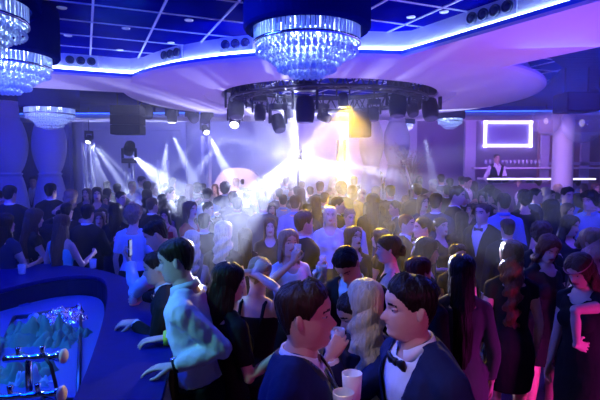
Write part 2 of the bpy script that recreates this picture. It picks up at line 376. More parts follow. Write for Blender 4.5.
def build_body(s, vox, hi):
    mb = MB(); torso(s, mb, -.14, .7, 0)
    for q in 'LR': s.arm_tube(q, 'full', 0, mb=mb)
    legs_tube(s, mb, 0)
    for q in 'LR':
        h, k, a = s.legs[q]; mb.tube([a + Vector((0, .05, -.04)), a + Vector((0, 0, -.035)), a + Vector((0, -.09, -.05)), a + Vector((0, -.17, -.06)), a + Vector((0, -.2, -.062))],
                                     [(.03, .03), (.038, .045), (.04, .03), (.036, .02), (.02, .014)], 12, side=(1, 0, 0))
    out = remesh(mb, vox, 5)
    for i, q in enumerate(out.f):
        if all(out.v[a][2] < .105 for a in q): out.m[i] = 5
    out.join(head_mesh(s.fem, hi, s.p.get('open', False)), s.H)
    for q in 'LR':
        S, E, W, fd, pn, cu, sp = s.arms[q]; x = pn.cross(fd)
        if q == 'L': hx = x; mir = False
        else: hx = x; mir = True
        M = Matrix.Translation(W) @ Matrix((x, pn, fd)).transposed().to_4x4()
        # thumb side: towards the front for a hanging arm
        hm = hand_mesh(cu, s.fem, q == 'L', sp)
        out.join(hm, M)
    return out

def hair_cap(style, seed=1, fem=False):
    mb = MB(); nz, nt = 34, 72; v = []; tt = []
    for i in range(nz + 1):
        z = -.03 + .236 * i / nz
        for k in range(nt):
            th = -PI + 2 * PI * k / nt; a = abs(th)
            if style == 'cropped': hl = np.interp(a, [0, .6, 1.05, 1.3, 1.75, 2.2, PI], [.176, .166, .135, .10, .105, .045, .03]); t0 = .008
            elif style in ('short', 'quiff'): hl = np.interp(a, [0, .6, 1.0, 1.3, 1.75, 2.2, PI], [.174, .167, .146, .100, .112, .045, .025]); t0 = .012
            elif style == 'curly': hl = np.interp(a, [0, .7, 1.1, 1.6, PI], [.158, .14, .09, .03, -.02]); t0 = .028
            elif style in ('updo', 'bun'): hl = np.interp(a, [0, .7, 1.1, 1.5, 2, PI], [.163, .15, .12, .09, .05, .0]); t0 = .012
            else: hl = np.interp(a, [0, .5, .9, 1.2, 1.5, PI], [.172, .155, .105, .03, -.03, -.03]); t0 = .018
            e = (z - hl) / .02; t = t0 * (max(-.5, e) if e < 0 else min(1, .25 + e * .35))
            if style == 'quiff' and a < 1.4 and z > .14: t += .017 * math.cos(a / 1.4 * PI / 2) * max(0, min(1, (z - .14) / .04, (z - hl) / .035))
            if style in ('short', 'quiff', 'cropped') and e > 0: t *= np.interp(z, [.06, .12, .17, .2], [.42, .6, 1, 1.15])
            if e > 0:
                if style == 'curly': t += .014 * noise.noise(Vector((math.sin(th) * 4 + seed, math.cos(th) * 4, z * 42))) + .006 * noise.noise(Vector((th * 9, seed, z * 90)))
                else: t += (.006 if style in ('quiff', 'short') and z > .12 else .0035) * noise.noise(Vector((th * 6, z * 22, seed))) + .0025 * noise.noise(Vector((th * 22, z * 6, seed)))
            v.append(head_pt(th, z, t, fem)); tt.append(t)
    f = []
    for i in range(nz):
        for k in range(nt):
            l = (k + 1) % nt; q = (i * nt + k, i * nt + l, (i + 1) * nt + l, (i + 1) * nt + k)
            if max(tt[a] for a in q) > -.003: f.append(q)
    f.append(tuple(nz * nt + k for k in range(nt)))
    mb.add(v, f)
    return mb

def hair_mesh(style, seed=1, fem=False, length=.42):
    mb = hair_cap(style, seed, fem)
    if style in ('long', 'wavy', 'bob'):
        L = .22 if style == 'bob' else length; nz = 26; nt = 40; v = []; amax = 2.05; inner = []
        for i in range(nz + 1):
            q = i / nz; z = .14 - q * (L + .14 - .02)
            w = np.interp(q, [0, .15, .35, .6, 1], [.072, .083, .090, .098, .07 if style != 'bob' else .085]); b = np.interp(q, [0, .15, .35, .6, 1], [.094, .110, .120, .130, .122])
            am = np.interp(q, [0, .3, 1], [1.5, 1.95, 1.75]); row = []
            for k in range(nt + 1):
                a = -am + 2 * am * k / nt; wob = .008 * noise.noise(Vector((a * 5, z * 6, seed))) + .004 * noise.noise(Vector((a * 16, z * 5, seed + 3)))
                if style == 'wavy': wob += .011 * math.sin(z * 55 + a * 3 + seed)
                if style == 'bob' and q > .8: wob -= .012 * (q - .8) / .2
                row.append(Vector((math.sin(a) * (w + wob), .012 + math.cos(a) * (b + wob) * (1 if math.cos(a) > 0 else .9), z - (.02 * noise.noise(Vector((a * 4, seed, 1))) * q))))
            v.append(row)
        g = []
        for row in v: g += row + [Vector((p.x * .80, .012 + (p.y - .012) * .80, p.z)) for p in row[::-1]]
        n2 = 2 * (nt + 1); f = []
        for i in range(nz):
            for k in range(n2): l = (k + 1) % n2; f.append((i * n2 + k, (i + 1) * n2 + k, (i + 1) * n2 + l, i * n2 + l))
        for i in (0, nz):
            for k in range(nt): f.append((i * n2 + k, i * n2 + k + 1, i * n2 + n2 - 2 - k, i * n2 + n2 - 1 - k))
        mb.add(g, f)
    if style == 'bun': mb.ell((0, .115, .15), (.042, .036, .04)); mb.ell((0, .10, .145), (.035, .03, .03))
    if style == 'updo':
        for k in range(7): a = k * .9; mb.ell((.03 * math.cos(a), .105 + .012 * math.sin(a * 2), .085 + .03 * math.sin(a)), (.026, .022, .024))
    if style == 'tail':
        mb.tube([(0, .10, .12), (0, .14, .11), (0, .155, .04), (0, .14, -.08), (0, .12, -.2)], [.02, .025, .032, .03, .01], 12)
    return mb
_hair = {}
def hair_me(style, fem, seed=1, length=.42):
    key = (style, fem, seed, length)
    if key not in _hair: _hair[key] = hair_mesh(style, seed, fem, length).mesh('hair', [HAIR['D']])
    return _hair[key]
def set_mat(o, i, m):
    o.material_slots[i].link = 'OBJECT'; o.material_slots[i].material = m

def add_child(root, name, mb, mats, smooth=True):
    me = mb.mesh(name, mats, smooth) if isinstance(mb, MB) else mb
    o = bpy.data.objects.new(name, me); C.objects.link(o); o.parent = root; return o

def V_test(s, base, wid):                # the opening of a jacket, in torso coordinates
    Ti = s.T.inverted()
    def f(c):
        q = Ti @ c; return q.y < -.01 and q.z > base and abs(q.x) < .004 + (q.z - base) * wid and abs(q.x) < .09 and q.z < .62
    return f

def bow_tie(s, root, m):
    mb = MB(); M = s.T @ Matrix.Translation((0, -.082, .492))
    for sg in (-1, 1):
        mb.tube([(0, 0, 0), (sg * .022, -.006, 0), (sg * .045, -.004, 0), (sg * .058, 0, 0)], [(.008, .006), (.014, .009), (.024, .011), (.023, .006)], 10, side=(0, 0, 1))
    mb.box((0, -.006, 0), (.018, .018, .022)); mb.xf(M)
    return add_child(root, 'bow_tie', mb, [m])

def collar(s, root, m, off=0):
    mb = MB(); M = s.T @ Matrix.Translation((0, .0, .505)); n = 28; v = []; f = []; r0 = (.052 if s.fem else .064) + off
    for i in range(n + 1):
        a = R(18) + (2 * PI - R(36)) * i / n - PI / 2; dz = -.018 * math.exp(-(min(i, n - i) / 3.0) ** 2); yy = .006
        for r, z in ((r0, .052 + dz), (r0 + .006, .054 + dz), (r0 + .018, .014 + dz * 1.8), (r0 + .010, .012 + dz * 1.8)):
            v.append((r * math.cos(a), yy + r * 1.0 * math.sin(a), z + .004 * math.sin(a)))
    for i in range(n):
        for k in range(4): l = (k + 1) % 4; f.append((i * 4 + k, i * 4 + l, (i + 1) * 4 + l, (i + 1) * 4 + k))
    mb.add(v, f); mb.xf(M); return add_child(root, 'collar', mb, [m])

def make_person(p, name='person'):
    """pose p: fem, head, lean, hands, outfit, cols, hair, hcol, vox, hi"""
    s = Sk(p); vox = p.get('vox', .014); hi = p.get('hi', False); gv = max(vox, .010 if hi else .014)
    c1 = CLOTH[p.get('c1', 'navy')]; c2 = CLOTH[p.get('c2', 'white')]; c3 = CLOTH[p.get('c3', 'black')]; hm = HAIR[p.get('hcol', 'D')]
    body = build_body(s, vox, hi).mesh('person', [p.get('skin', SKIN), LIPS if s.fem else p.get('skin', SKIN), hm, WHITE_EYE, IRIS, SHOE])
    root = bpy.data.objects.new(name, body); C.objects.link(root)
    hr = add_child(root, 'hair', hair_me(p.get('hair', 'short'), s.fem, p.get('hseed', 1), p.get('hlen', .42)), None); hr.matrix_local = s.H.copy(); set_mat(hr, 0, hm)
    of = p.get('outfit', 'suit'); fa = .007 if hi else .004; sd = p.get('seed', 0)
    if of in ('suit', 'shirt'):
        mb = MB(); torso(s, mb, -.02, .505, .010)
        for q in 'LR': s.arm_tube(q, 'sleeve', .014 if of == 'shirt' else .008, .97 if of == 'suit' or not p.get('rolled') else .45, mb)
        add_child(root, 'shirt', folds(remesh(mb, gv, 4), fa * 1.5 if of == 'shirt' else .001, 13, sd), [c2])
        collar(s, root, c2, .006 if of == 'shirt' else 0)
        mb = MB(); legs_tube(s, mb, .016); torso(s, mb, -.14, .10, .018, flare=[(-.13, .17, .13, .01)])
        add_child(root, 'trousers', folds(remesh(mb, gv, 4), .003, 9, sd), [c3])
        if of == 'suit':
            mb = MB(); torso(s, mb, -.14, .53, .024, flare=[(-.19, .192, .15, .01), (-.13, .196, .15, .01)])
            for q in 'LR': s.arm_tube(q, 'sleeve', .015, .90, mb)
            j = remesh(mb, gv, 3); t = V_test(s, p.get('vbase', .16), p.get('vwid', .24)); t2 = V_test(s, p.get('vbase', .16) - .05, p.get('vwid', .24) * 1.25)
            cut(j, t)
            for i, q in enumerate(j.f):
                if t2(Vector(j.v[q[0]])): j.m[i] = 1
            folds(j, fa, 8, sd); o = add_child(root, 'jacket', j, [c1, c1 if not p.get('satin') else SATIN])
            sol = o.modifiers.new('thickness', 'SOLIDIFY'); sol.thickness = .006; sol.offset = -1
        if p.get('tie', True) and of == 'suit': bow_tie(s, root, SATIN)
    elif of in ('dress', 'sleeved', 'tank', 'tee'):
        Ti = s.T.inverted()
        hem = p.get('hem', -.38)
        fl = [(hem, .172, .145, .0), (hem * .5 - .07, .19, .15, .006), (-.12, .192, .145, .01)]
        mb = MB(); torso(s, mb, -.14, .455 if of != 'tank' else .40, .010, flare=fl if of in ('dress', 'sleeved') else None)
        if of in ('sleeved',):
            for q in 'LR': s.arm_tube(q, 'sleeve', .012, p.get('sleeve', .85), mb)
        if of in ('dress', 'tee'):
            for q in 'LR': s.arm_tube(q, 'cap' if of == 'dress' else 'upper', .012 if of == 'dress' else .016, 1, mb)
        j = remesh(mb, gv, 3)
        def neck(c):
            q = Ti @ c; return (q.x / .078) ** 2 + ((q.z - .52) / (.10 if q.y < .01 else .055)) ** 2 < 1
        cut(j, neck)
        if of == 'tank':
            for sg in (-1, 1): j.tube([s.T @ Vector(q_) for q_ in ((sg * .075, -.115, .35), (sg * .08, -.09, .42), (sg * .085, -.04, .478), (sg * .087, .02, .50), (sg * .085, .08, .475), (sg * .08, .112, .40), (sg * .075, .112, .34))], .012, 6)
        o = add_child(root, 'dress' if of in ('dress', 'sleeved') else 'top', folds(j, fa * .8, 9, sd), [c1])
        sol = o.modifiers.new('thickness', 'SOLIDIFY'); sol.thickness = .004; sol.offset = -1
        if of in ('tank', 'tee'):
            mb = MB(); legs_tube(s, mb, .01); torso(s, mb, -.14, .06, .016); add_child(root, 'trousers', remesh(mb, gv, 4), [c3])
    return root, s

def set_place(root, s_top, px, py, d, yaw, hlim=(1.5, 1.93)):
    w_ = P(px, py, d); sc = w_.z / s_top[2]
    m = Matrix.Rotation(R(yaw), 3, 'Z') @ Vector(s_top) * sc
    root.scale = (sc,) * 3; root.rotation_euler = (0, 0, R(yaw)); root.location = (w_.x - m.x, w_.y - m.y, 0)
    return sc
# ------------------------------------------------------------------ the room
def glossy_dark(name, c): return mat(name, c, .25, spec=.6)
M_SOF = mat('soffit_plaster', (.62, .58, .66), .7, bump=(.1, .01), nscale=(3, 3, 3))
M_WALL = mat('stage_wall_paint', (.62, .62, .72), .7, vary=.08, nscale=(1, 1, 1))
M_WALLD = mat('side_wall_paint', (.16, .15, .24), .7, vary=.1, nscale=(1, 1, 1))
M_FLOOR = mat('floor_laminate', (.05, .04, .05), .35, bump=(.1, .005), nscale=(2, 20, 2), vary=.2)
M_BLK = mat('black_housing', (.008, .008, .012), .6, spec=.15); M_BLK2 = mat('black_steel', (.02, .02, .025), .4, metal=.6)
M_CHR = mat('chrome', (.8, .8, .8), .12, metal=1); M_ALU = mat('aluminium', (.75, .75, .78), .35, metal=.7)
M_WHITE = mat('white_lacquer', (.8, .8, .82), .4); M_TRIM = mat('white_trim', (.7, .7, .75), .5)
M_LED = mat('led_strip', (.5, .7, 1), emit=(.40, .6, 1), es=16); M_LED2 = mat('led_tube', (.7, .7, 1), emit=(.66, .6, 1), es=4)
M_BLUE = mat('blue_edge', (.02, .12, .6), .5)
def structure(o, cat=None): o['kind'] = 'structure'; return o

# grid ceiling: dark glossy panels in a rotated light metal grid
gm = bpy.data.materials.new('ceiling_grid'); gm.use_nodes = True; nt = gm.node_tree; b = nt.nodes['Principled BSDF']
b.inputs['Base Color'].default_value = (.01, .012, .1, 1); b.inputs['Roughness'].default_value = .5; b.inputs['Specular IOR Level'].default_value = .0
tc = nt.nodes.new('ShaderNodeTexCoord'); nz = nt.nodes.new('ShaderNodeTexNoise'); nz.inputs['Scale'].default_value = 2.5
nt.links.new(tc.outputs['Object'], nz.inputs['Vector']); mx = nt.nodes.new('ShaderNodeMix'); mx.data_type = 'RGBA'
mx.inputs[6].default_value = (.0006, .001, .13, 1); mx.inputs[7].default_value = (.0015, .003, .33, 1)
nt.links.new(nz.outputs['Fac'], mx.inputs[0]); nt.links.new(mx.outputs[2], b.inputs['Base Color'])
ZG = 3.7; ANG = R(23.3)
structure(MB().box((0, 7, ZG + .1), (20, 22, .2)).build('ceiling', gm))
M_GRID = mat('grid_bar_metal', (.8, .82, .9), .45)
ca, sa = math.cos(ANG), math.sin(ANG)
def rot2(u, v): return (u * ca - v * sa, u * sa + v * ca)      # u across, v along the room axis
mbg = MB(); O0 = (-1.8, 4.46); u0 = O0[0] * ca + O0[1] * sa; v0 = -O0[0] * sa + O0[1] * ca
for i in range(-12, 16):
    for k, (c0, dr) in enumerate(((u0 + i * .6, 0), (v0 + .25 + i * .6, 1))):
        wd = .022
        if dr == 0: q = [rot2(c0 - wd / 2, -3), rot2(c0 + wd / 2, -3), rot2(c0 + wd / 2, 9.5), rot2(c0 - wd / 2, 9.5)]
        else: q = [rot2(-6.5, c0 - wd / 4), rot2(9, c0 - wd / 4), rot2(9, c0 + wd / 4), rot2(-6.5, c0 + wd / 4)]
        if k == 0 or -2 < c0 < 10: mbg.prism(q, ZG - .012, ZG)
structure(mbg.build('trim_1', M_GRID))
structure(MB().box((0, 7, -.05), (20, 22, .1)).build('floor', M_FLOOR))
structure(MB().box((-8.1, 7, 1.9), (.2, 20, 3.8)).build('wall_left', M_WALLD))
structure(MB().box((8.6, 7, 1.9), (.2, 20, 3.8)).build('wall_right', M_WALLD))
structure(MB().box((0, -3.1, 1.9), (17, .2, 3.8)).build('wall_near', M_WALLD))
YB = 14.6
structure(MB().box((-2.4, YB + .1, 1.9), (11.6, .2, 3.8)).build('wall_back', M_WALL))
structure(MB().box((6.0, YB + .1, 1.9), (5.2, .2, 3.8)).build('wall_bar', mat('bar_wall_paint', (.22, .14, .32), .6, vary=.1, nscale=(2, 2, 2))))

# soffit: a disc with a round opening, and the strips running off it
CX, CY, RO, RI, ZS = .5, 8.9, 3.45, 1.86, 3.40
def arc(cx, cy, r, a0, a1, n): return [(cx + r * math.cos(a0 + (a1 - a0) * i / n), cy + r * math.sin(a0 + (a1 - a0) * i / n)) for i in range(n + 1)]
NA = 120
ring = MB()
prof = [(RO, ZS + .035), (RO - .03, ZS + .01), (RO - .10, ZS), (RI + .30, ZS), (RI + .28, ZS + .03), (RI + .06, ZS + .035), (RI, ZS + .055), (RI, ZG - .02), (RO - .22, ZG - .02), (RO - .22, ZS + .075), (RO, ZS + .07), (RO, ZS + .035)]
ring.lathe(prof, NA, (CX, CY, 0))
structure(ring.build('trim_2', M_SOF, smooth=True)).modifiers.new('e', 'EDGE_SPLIT').split_angle = R(35)
aL = math.atan2(6.85 - CY, -2.28 - CX); aR = math.atan2(5.5 - CY, 1.1 - CX)
edge = [(-8.0, 4.4), (-2.28, 6.85)] + arc(CX, CY, RO, aL, aR, 40)[1:-1] + [(1.1, 5.5), (2.2, 3.6), (5.9, -2.8)]
# strips: quads with a thickness; edges meet the disc
def strip(pts, name, off_edges=()):
    m = MB(); m.prism(pts, ZS + .001, ZS + .07); return structure(m.build(name, M_SOF))
dR = Vector((2.2 - 1.1, 3.6 - 5.5, 0)).normalized(); nR = Vector((-dR.y, dR.x, 0)); wR = 1.28
strip([(1.1, 5.5), (2.2, 3.6), (5.9, -2.8), (5.9 + nR.x * wR, -2.8 + nR.y * wR), (2.35 + .03, 6.13), (2.2, 6.7)], 'trim_3')
strip([(-8.0, 4.4), (-2.28, 6.85), (-2.75, 8.1), (-8.0, 5.9)], 'trim_4')
strip([(-8, 12.2), (8.5, 11.4), (8.5, 12.6), (-8, 13.4)], 'trim_5')
pe = (5.9 + nR.x * wR, -2.8 + nR.y * wR)
o = MB().prism([(2.62, 5.9), (pe[0] + .02, pe[1]), (8.45, -2.8), (8.45, 11.3), (3.4, 11.3), (4.05, 9.9), (4.1, 8.4), (3.7, 7.1), (3.0, 6.2)], 3.58, 3.62).build('ceiling_slats', mat('dark_slats', (.004, .006, .07), .6, spec=.1, bump=(1, .05), nscale=(1, 26, 1)))
structure(o); o.name = 'trim_20'
# fascia, led ledge
def ribbon(path, off, z0, z1, name, m, th=.02):
    v = []; n = len(path); mb = MB()
    for i, p in enumerate(path):
        a = Vector(path[max(i - 1, 0)]); b_ = Vector(path[min(i + 1, n - 1)]); t = (b_ - a).normalized(); nn = Vector((-t.y, t.x))
        q = Vector(p) + nn * off; r = q + nn * th; v += [(q.x, q.y, z0), (q.x, q.y, z1), (r.x, r.y, z1), (r.x, r.y, z0)]
    f = [(i * 4 + k, i * 4 + (k + 1) % 4, i * 4 + 4 + (k + 1) % 4, i * 4 + 4 + k) for i in range(n - 1) for k in range(4)]
    mb.add(v, f); return mb.build(name, m, smooth=False)
structure(ribbon(edge, .14, ZS + .06, ZG, 'trim_6', M_SOF))
structure(ribbon(edge, .115, ZS + .095, ZS + .122, 'trim_7', M_LED, .012))
structure(ribbon(edge, -.004, ZS + .03, ZS + .068, 'trim_8', M_BLUE, .01))
# right half behind the strip: a second small stub ledge with its led
structure(ribbon([(8.4, 11.35), (-7.9, 12.15)][::-1], -.02, ZS + .08, ZS + .11, 'trim_9', mat('blue_led', (.1, .2, 1), emit=(.03, .12, 1), es=3), .02))

# downlight panels on the fascia
def downlight_panel(px, py, n, label, dcurve):
    i = dcurve; a = Vector((*edge[i], 0)); b_ = Vector((*edge[i + 1], 0)); t = (b_ - a).normalized(); nn = Vector((-t.y, t.x, 0))
    best = min((((P(px, py, (a + (b_ - a) * k / 200).y + .0).x - (a + (b_ - a) * k / 200).x) ** 2, k) for k in range(201)))[1]
    c = a + (b_ - a) * best / 200 + nn * .135; c.z = ZS + .215
    e = empty('downlight_panel', c, 0, label, 'ceiling light', 'downlight panels on the cove'); e.rotation_euler = (0, 0, math.atan2(t.y, t.x))
    wd = .13 * n + .04
    MB().box((0, .0, 0), (wd, .02, .17)).build('panel', M_TRIM, e, bevel=.004)
    for j in range(n):
        x = (j - (n - 1) / 2) * .13
        m = MB(); m.lathe([(.035, -.01), (.052, -.014), (.055, .02), (.05, .03), (.044, .03), (.035, .0)], 20); m.ell((0, 0, .012), (.036, .036, .016), seg=16, rings=8)
        m.xf(Matrix.Translation((x, -.012, 0)) @ Matrix.Rotation(R(90), 4, 'X')); m.build('downlight', mat('downlight_housing', (.03, .04, .1), .3), e, smooth=True)
downlight_panel(82, 70, 3, 'three-lamp downlight panel in the cove at left, beside the hanging chandelier drum', 0)
def seg_at(px):
    best = None
    for i in range(len(edge) - 1):
        m_ = ((edge[i][0] + edge[i + 1][0]) / 2, (edge[i][1] + edge[i + 1][1]) / 2)
        if m_[1] < 1: continue
        q = 300 + 500 * m_[0] / m_[1]
        if best is None or abs(q - px) < best[0]: best = (abs(q - px), i)
    return best[1]
downlight_panel(164, 63, 3, 'three lamp downlight panel where the left cove starts to bulge', seg_at(164))
downlight_panel(231, 55, 3, 'three-lamp downlight panel on the curved cove just left of the big central chandelier', seg_at(231))
i4 = [k for k in range(len(edge)) if edge[k] == (1.1, 5.5)][0]
downlight_panel(480, 24, 4, 'four-lamp downlight panel on the straight cove at upper right', i4)
for k, (px, py) in enumerate([(62, 10), (126, 30), (68, 37), (120, 51), (171, 44), (189, 22), (444, 14), (411, 49 - 30)]):
    h = ZG - CAMZ; d = h * 500 / (168 - py); p = P(px, py, d)
    o = MB().lathe([(.0, -.004), (.028, -.004), (.042, -.008), (.045, .0)], 16).build('recessed_spot', M_ALU, smooth=True); o.location = (p.x, p.y, ZG - .012)
    tag(o, ['small round ceiling spot in the top left panel above the drum', 'small round ceiling spot between the two long grid bars', 'small round ceiling spot low at left over the cove panel', 'small round ceiling spot nearest the cove at left',
            'small round ceiling spot above the bulging cove', 'small round ceiling spot left of the central chandelier, highest', 'small round ceiling spot over the four-lamp panel', 'small round ceiling spot between the central chandelier and the right cove'][k], 'ceiling light', 'recessed ceiling spots')

# stage frames and mouldings on the back wall
def px_box(x0, x1, y0, y1, d, th, name, m, parent=None, bev=0):
    a = P(x0, y0, d); b_ = P(x1, y1, d)
    return MB().box(((a.x + b_.x) / 2, d + th / 2, (a.z + b_.z) / 2), (abs(b_.x - a.x), th, abs(a.z - b_.z))).build(name, m, parent, bevel=bev)
M_FR = mat('frame_paint', (.55, .55, .68), .5)
n = 21
for (x0, x1, y0, y1, d) in [(75, 85, 118, 230, 14.2), (180, 187, 118, 230, 14.3), (72, 250, 113, 121, 14.2), (85, 180, 127, 130, 14.4), (466, 474, 112, 230, 14.0)]:
    structure(px_box(x0, x1, y0, y1, d, .15, 'trim_%d' % n, M_FR)); n += 1
structure(px_box(0, 72, 118, 250, 13.4, .2, 'wall_recess', mat('blue_drape', (.08, .08, .3), .8, bump=(.6, .05), nscale=(14, 14, .5))))
# lattice of white frames on the right wall
for (x0, x1, y0, y1) in [(542, 548, 133, 200), (582, 588, 133, 200), (548, 610, 162, 165), (542, 610, 132, 135)]:
    structure(px_box(x0, x1, y0, y1, 13.6, .08, 'trim_%d' % n, M_FR)); n += 1
structure(px_box(540, 640, 112, 230, 13.9, .1, 'wall_niche', mat('niche_wall', (.4, .2, .22), .6)))
# bulging baluster columns
def baluster(px, d, w, tops, label):
    p = P(px, 200, d); r = w / 2 * d / 500; z = lambda y: P(px, y, d).z
    pr = [(r * .62, 0), (r * .62, .1), (r * .8, .14)]
    zt, zn, zb = z(tops[0]), z(tops[1]), z(tops[2])
    for i in range(25):
        q = i / 24; pr.append((r * (.62 + .38 * math.sin(PI * q) ** .8), .16 + (zn - .16) * q))
    pr += [(r * .68, zn + .0), (r * .7, zn + .04), (r * .6, zn + .05)]
    for i in range(25):
        q = i / 24; pr.append((r * (.6 + .4 * math.sin(PI * q) ** .8), zn + .06 + (zt - zn - .06) * q))
    pr += [(r * .6, zt), (r * .66, zt + .03), (r * .6, zt + .06), (r * .6, ZG)]
    o = MB().lathe(pr, 40).build('baluster_column', M_WHITE, smooth=True); o.location = (p.x, p.y, 0); tag(o, label, 'column', 'bulging white columns')
baluster(10, 11.4, 36, (118, 175, 230), 'bulging white column at the far left edge of the hall')
baluster(51, 11.4, 32, (118, 175, 230), 'bulging white column beside the blue drape, second from the left edge')
baluster(371, 12.0, 24, (122, 168, 220), 'bulging white column right of the yellow beam, left one of the pair')
baluster(396, 12.0, 26, (122, 166, 220), 'bulging white column right of the yellow beam, nearer the blossom tree')
o = MB().lathe([(.36, 0), (.36, .12), (.30, .16), (.225, .2), (.222, 3.3), (.26, 3.36), (.26, 3.5)], 40).build('round_column', M_WHITE, smooth=True)
o.location = P(562, 180, 11.4); o.location.z = 0; tag(o, 'smooth round lavender column in front of the back bar', 'column')

# truss pieces
def truss_mb(p0, p1, wdt, r=.02, step=.28):
    mb = MB(); a = Vector(p0); b_ = Vector(p1); t = (b_ - a).normalized(); L = (b_ - a).length
    s_ = t.orthogonal().normalized() if abs(t.z) < .9 else Vector((1, 0, 0)); u = t.cross(s_)
    cs = [s_ * (i * wdt / 2) + u * (j * wdt / 2) for i, j in ((-1, -1), (1, -1), (1, 1), (-1, 1))]; n = max(2, int(L / step)); ch = []
    for k in range(4):
        m = MB().tube([a + cs[k], b_ + cs[k]], r, 8); ch.append(m)
        for i in range(n):
            q0 = a + t * (L * i / n); q1 = a + t * (L * (i + 1) / n)
            c0, c1 = (cs[k], cs[(k + 1) % 4]) if i % 2 else (cs[(k + 1) % 4], cs[k]); mb.tube([q0 + c0, q1 + c1], r * .5, 6)
    return ch, mb
def truss_tower(px, top, d, wpx, label):
    p = P(px, top, d); e = empty('truss_tower', (p.x, p.y, 0), 0, label, 'truss', 'aluminium truss towers on the stage')
    ch, br = truss_mb((0, 0, .03), (0, 0, p.z), wpx * d / 500, .026, .42)
    for m in ch: m.build('chord', M_WHITE, e, smooth=True)
    spot('truss_uplight', (p.x, p.y, -.2), (p.x, p.y, 3), 24, (.6, .7, 1), 900, .6, .03)
    br.build('bracing', M_WHITE, e); MB().box((0, 0, .015), (.5, .5, .03)).build('base_plate', M_ALU, e, bevel=.004)
truss_tower(88, 143, 12.7, 8, 'aluminium truss tower at the left end of the stage')
truss_tower(129, 163, 12.5, 8, 'short aluminium truss tower carrying the dark moving head at left')
truss_tower(163, 160, 13.2, 9, 'aluminium truss tower under the downward white beam')
truss_tower(206, 136, 13.2, 7, 'aluminium truss tower left of the curved booth')
truss_tower(341, 140, 12.8, 7, 'aluminium truss tower behind the yellow beam')
# circular ceiling truss
e = empty('circular_truss', (CX, CY, 3.38), 0, 'dark circular lighting truss inside the round ceiling opening', 'truss')
br = MB()
for (r_, z_) in ((1.42, .0), (1.7, .0), (1.42, .26), (1.7, .26)):
    MB().tube([(r_ * math.cos(2 * PI * k / 72), r_ * math.sin(2 * PI * k / 72), z_) for k in range(72)], .022, 8, closed=True, side=(0, 0, 1)).build('chord', M_BLK2, e, smooth=True)
for k in range(72):
    a, b_ = 2 * PI * k / 72, 2 * PI * (k + 1) / 72
    pt = lambda r_, z_, a: (r_ * math.cos(a), r_ * math.sin(a), z_)
    for (r1, z1, r2, z2) in ((1.42, 0, 1.42, .26), (1.7, 0, 1.7, .26), (1.42, 0, 1.7, 0)):
        if k % 2: r1, z1, r2, z2 = r2, z2, r1, z1
        br.tube([pt(r1, z1, a), pt(r2, z2, b_)], .011, 6)
br.build('bracing', M_BLK2, e)
for k in range(6):
    a = k * PI / 3 + .3; MB().tube([(1.56 * math.cos(a), 1.56 * math.sin(a), .26), (1.56 * math.cos(a), 1.56 * math.sin(a), .31)], .012, 6).build('suspension_rod', M_BLK2, e)
# straight rig bars (behind, left)
def rig_bar(x0, x1, y, d, label):
    a, b_ = P(x0, y, d), P(x1, y, d); e = empty('rig_bar', ((a.x + b_.x) / 2, d, a.z), 0, label, 'rig bar')
    MB().tube([(a.x - e.location.x, 0, 0), (b_.x - e.location.x, 0, 0)], .03, 10).build('tube', M_BLK2, e, smooth=True)
    for q in (.1, .9): MB().tube([((a.x - e.location.x) * (1 - 2 * q), 0, 0), ((a.x - e.location.x) * (1 - 2 * q), 0, ZG - a.z)], .012, 6).build('hanger', M_BLK2, e)
rig_bar(140, 250, 106, 11.0, 'black steel tube carrying the lamps left of the circular truss')
rig_bar(380, 470, 106, 11.4, 'black steel tube behind the right end of the circular truss')

# moving head lamps
def make_moving_head():
    e = empty('moving_head_lamp')
    MB().box((0, 0, -.05), (.26, .2, .1)).build('base', M_BLK, e, bevel=.012)
    MB().tube([(0, 0, 0), (0, 0, .1)], .02, 8).build('clamp', M_BLK2, e)
    for s_ in (-1, 1): MB().box((s_ * .135, 0, -.2), (.03, .1, .22)).build('yoke_arm', M_BLK, e, bevel=.01)
    h = MB(); h.tube([(0, 0, .13), (0, 0, .10), (0, 0, -.02), (0, 0, -.12), (0, 0, -.17)], [.05, .095, .11, .105, .09], 16)
    hd = h.build('head', M_BLK, e, smooth=True); hd.location = (0, 0, -.28)
    ln = MB().lathe([(.0, -.172), (.06, -.176), (.082, -.172), (.085, -.165)], 20).build('lens', mat('lamp_lens', (.06, .07, .1), .1), hd, smooth=True)
    return e
proto = make_moving_head(); first = True
M_HOT = mat('lit_lens', (1, 1, 1), emit=(.8, .85, 1), es=9); M_HOTY = mat('lit_yellow_lens', (1, .8, .2), emit=(1, .7, .1), es=9)
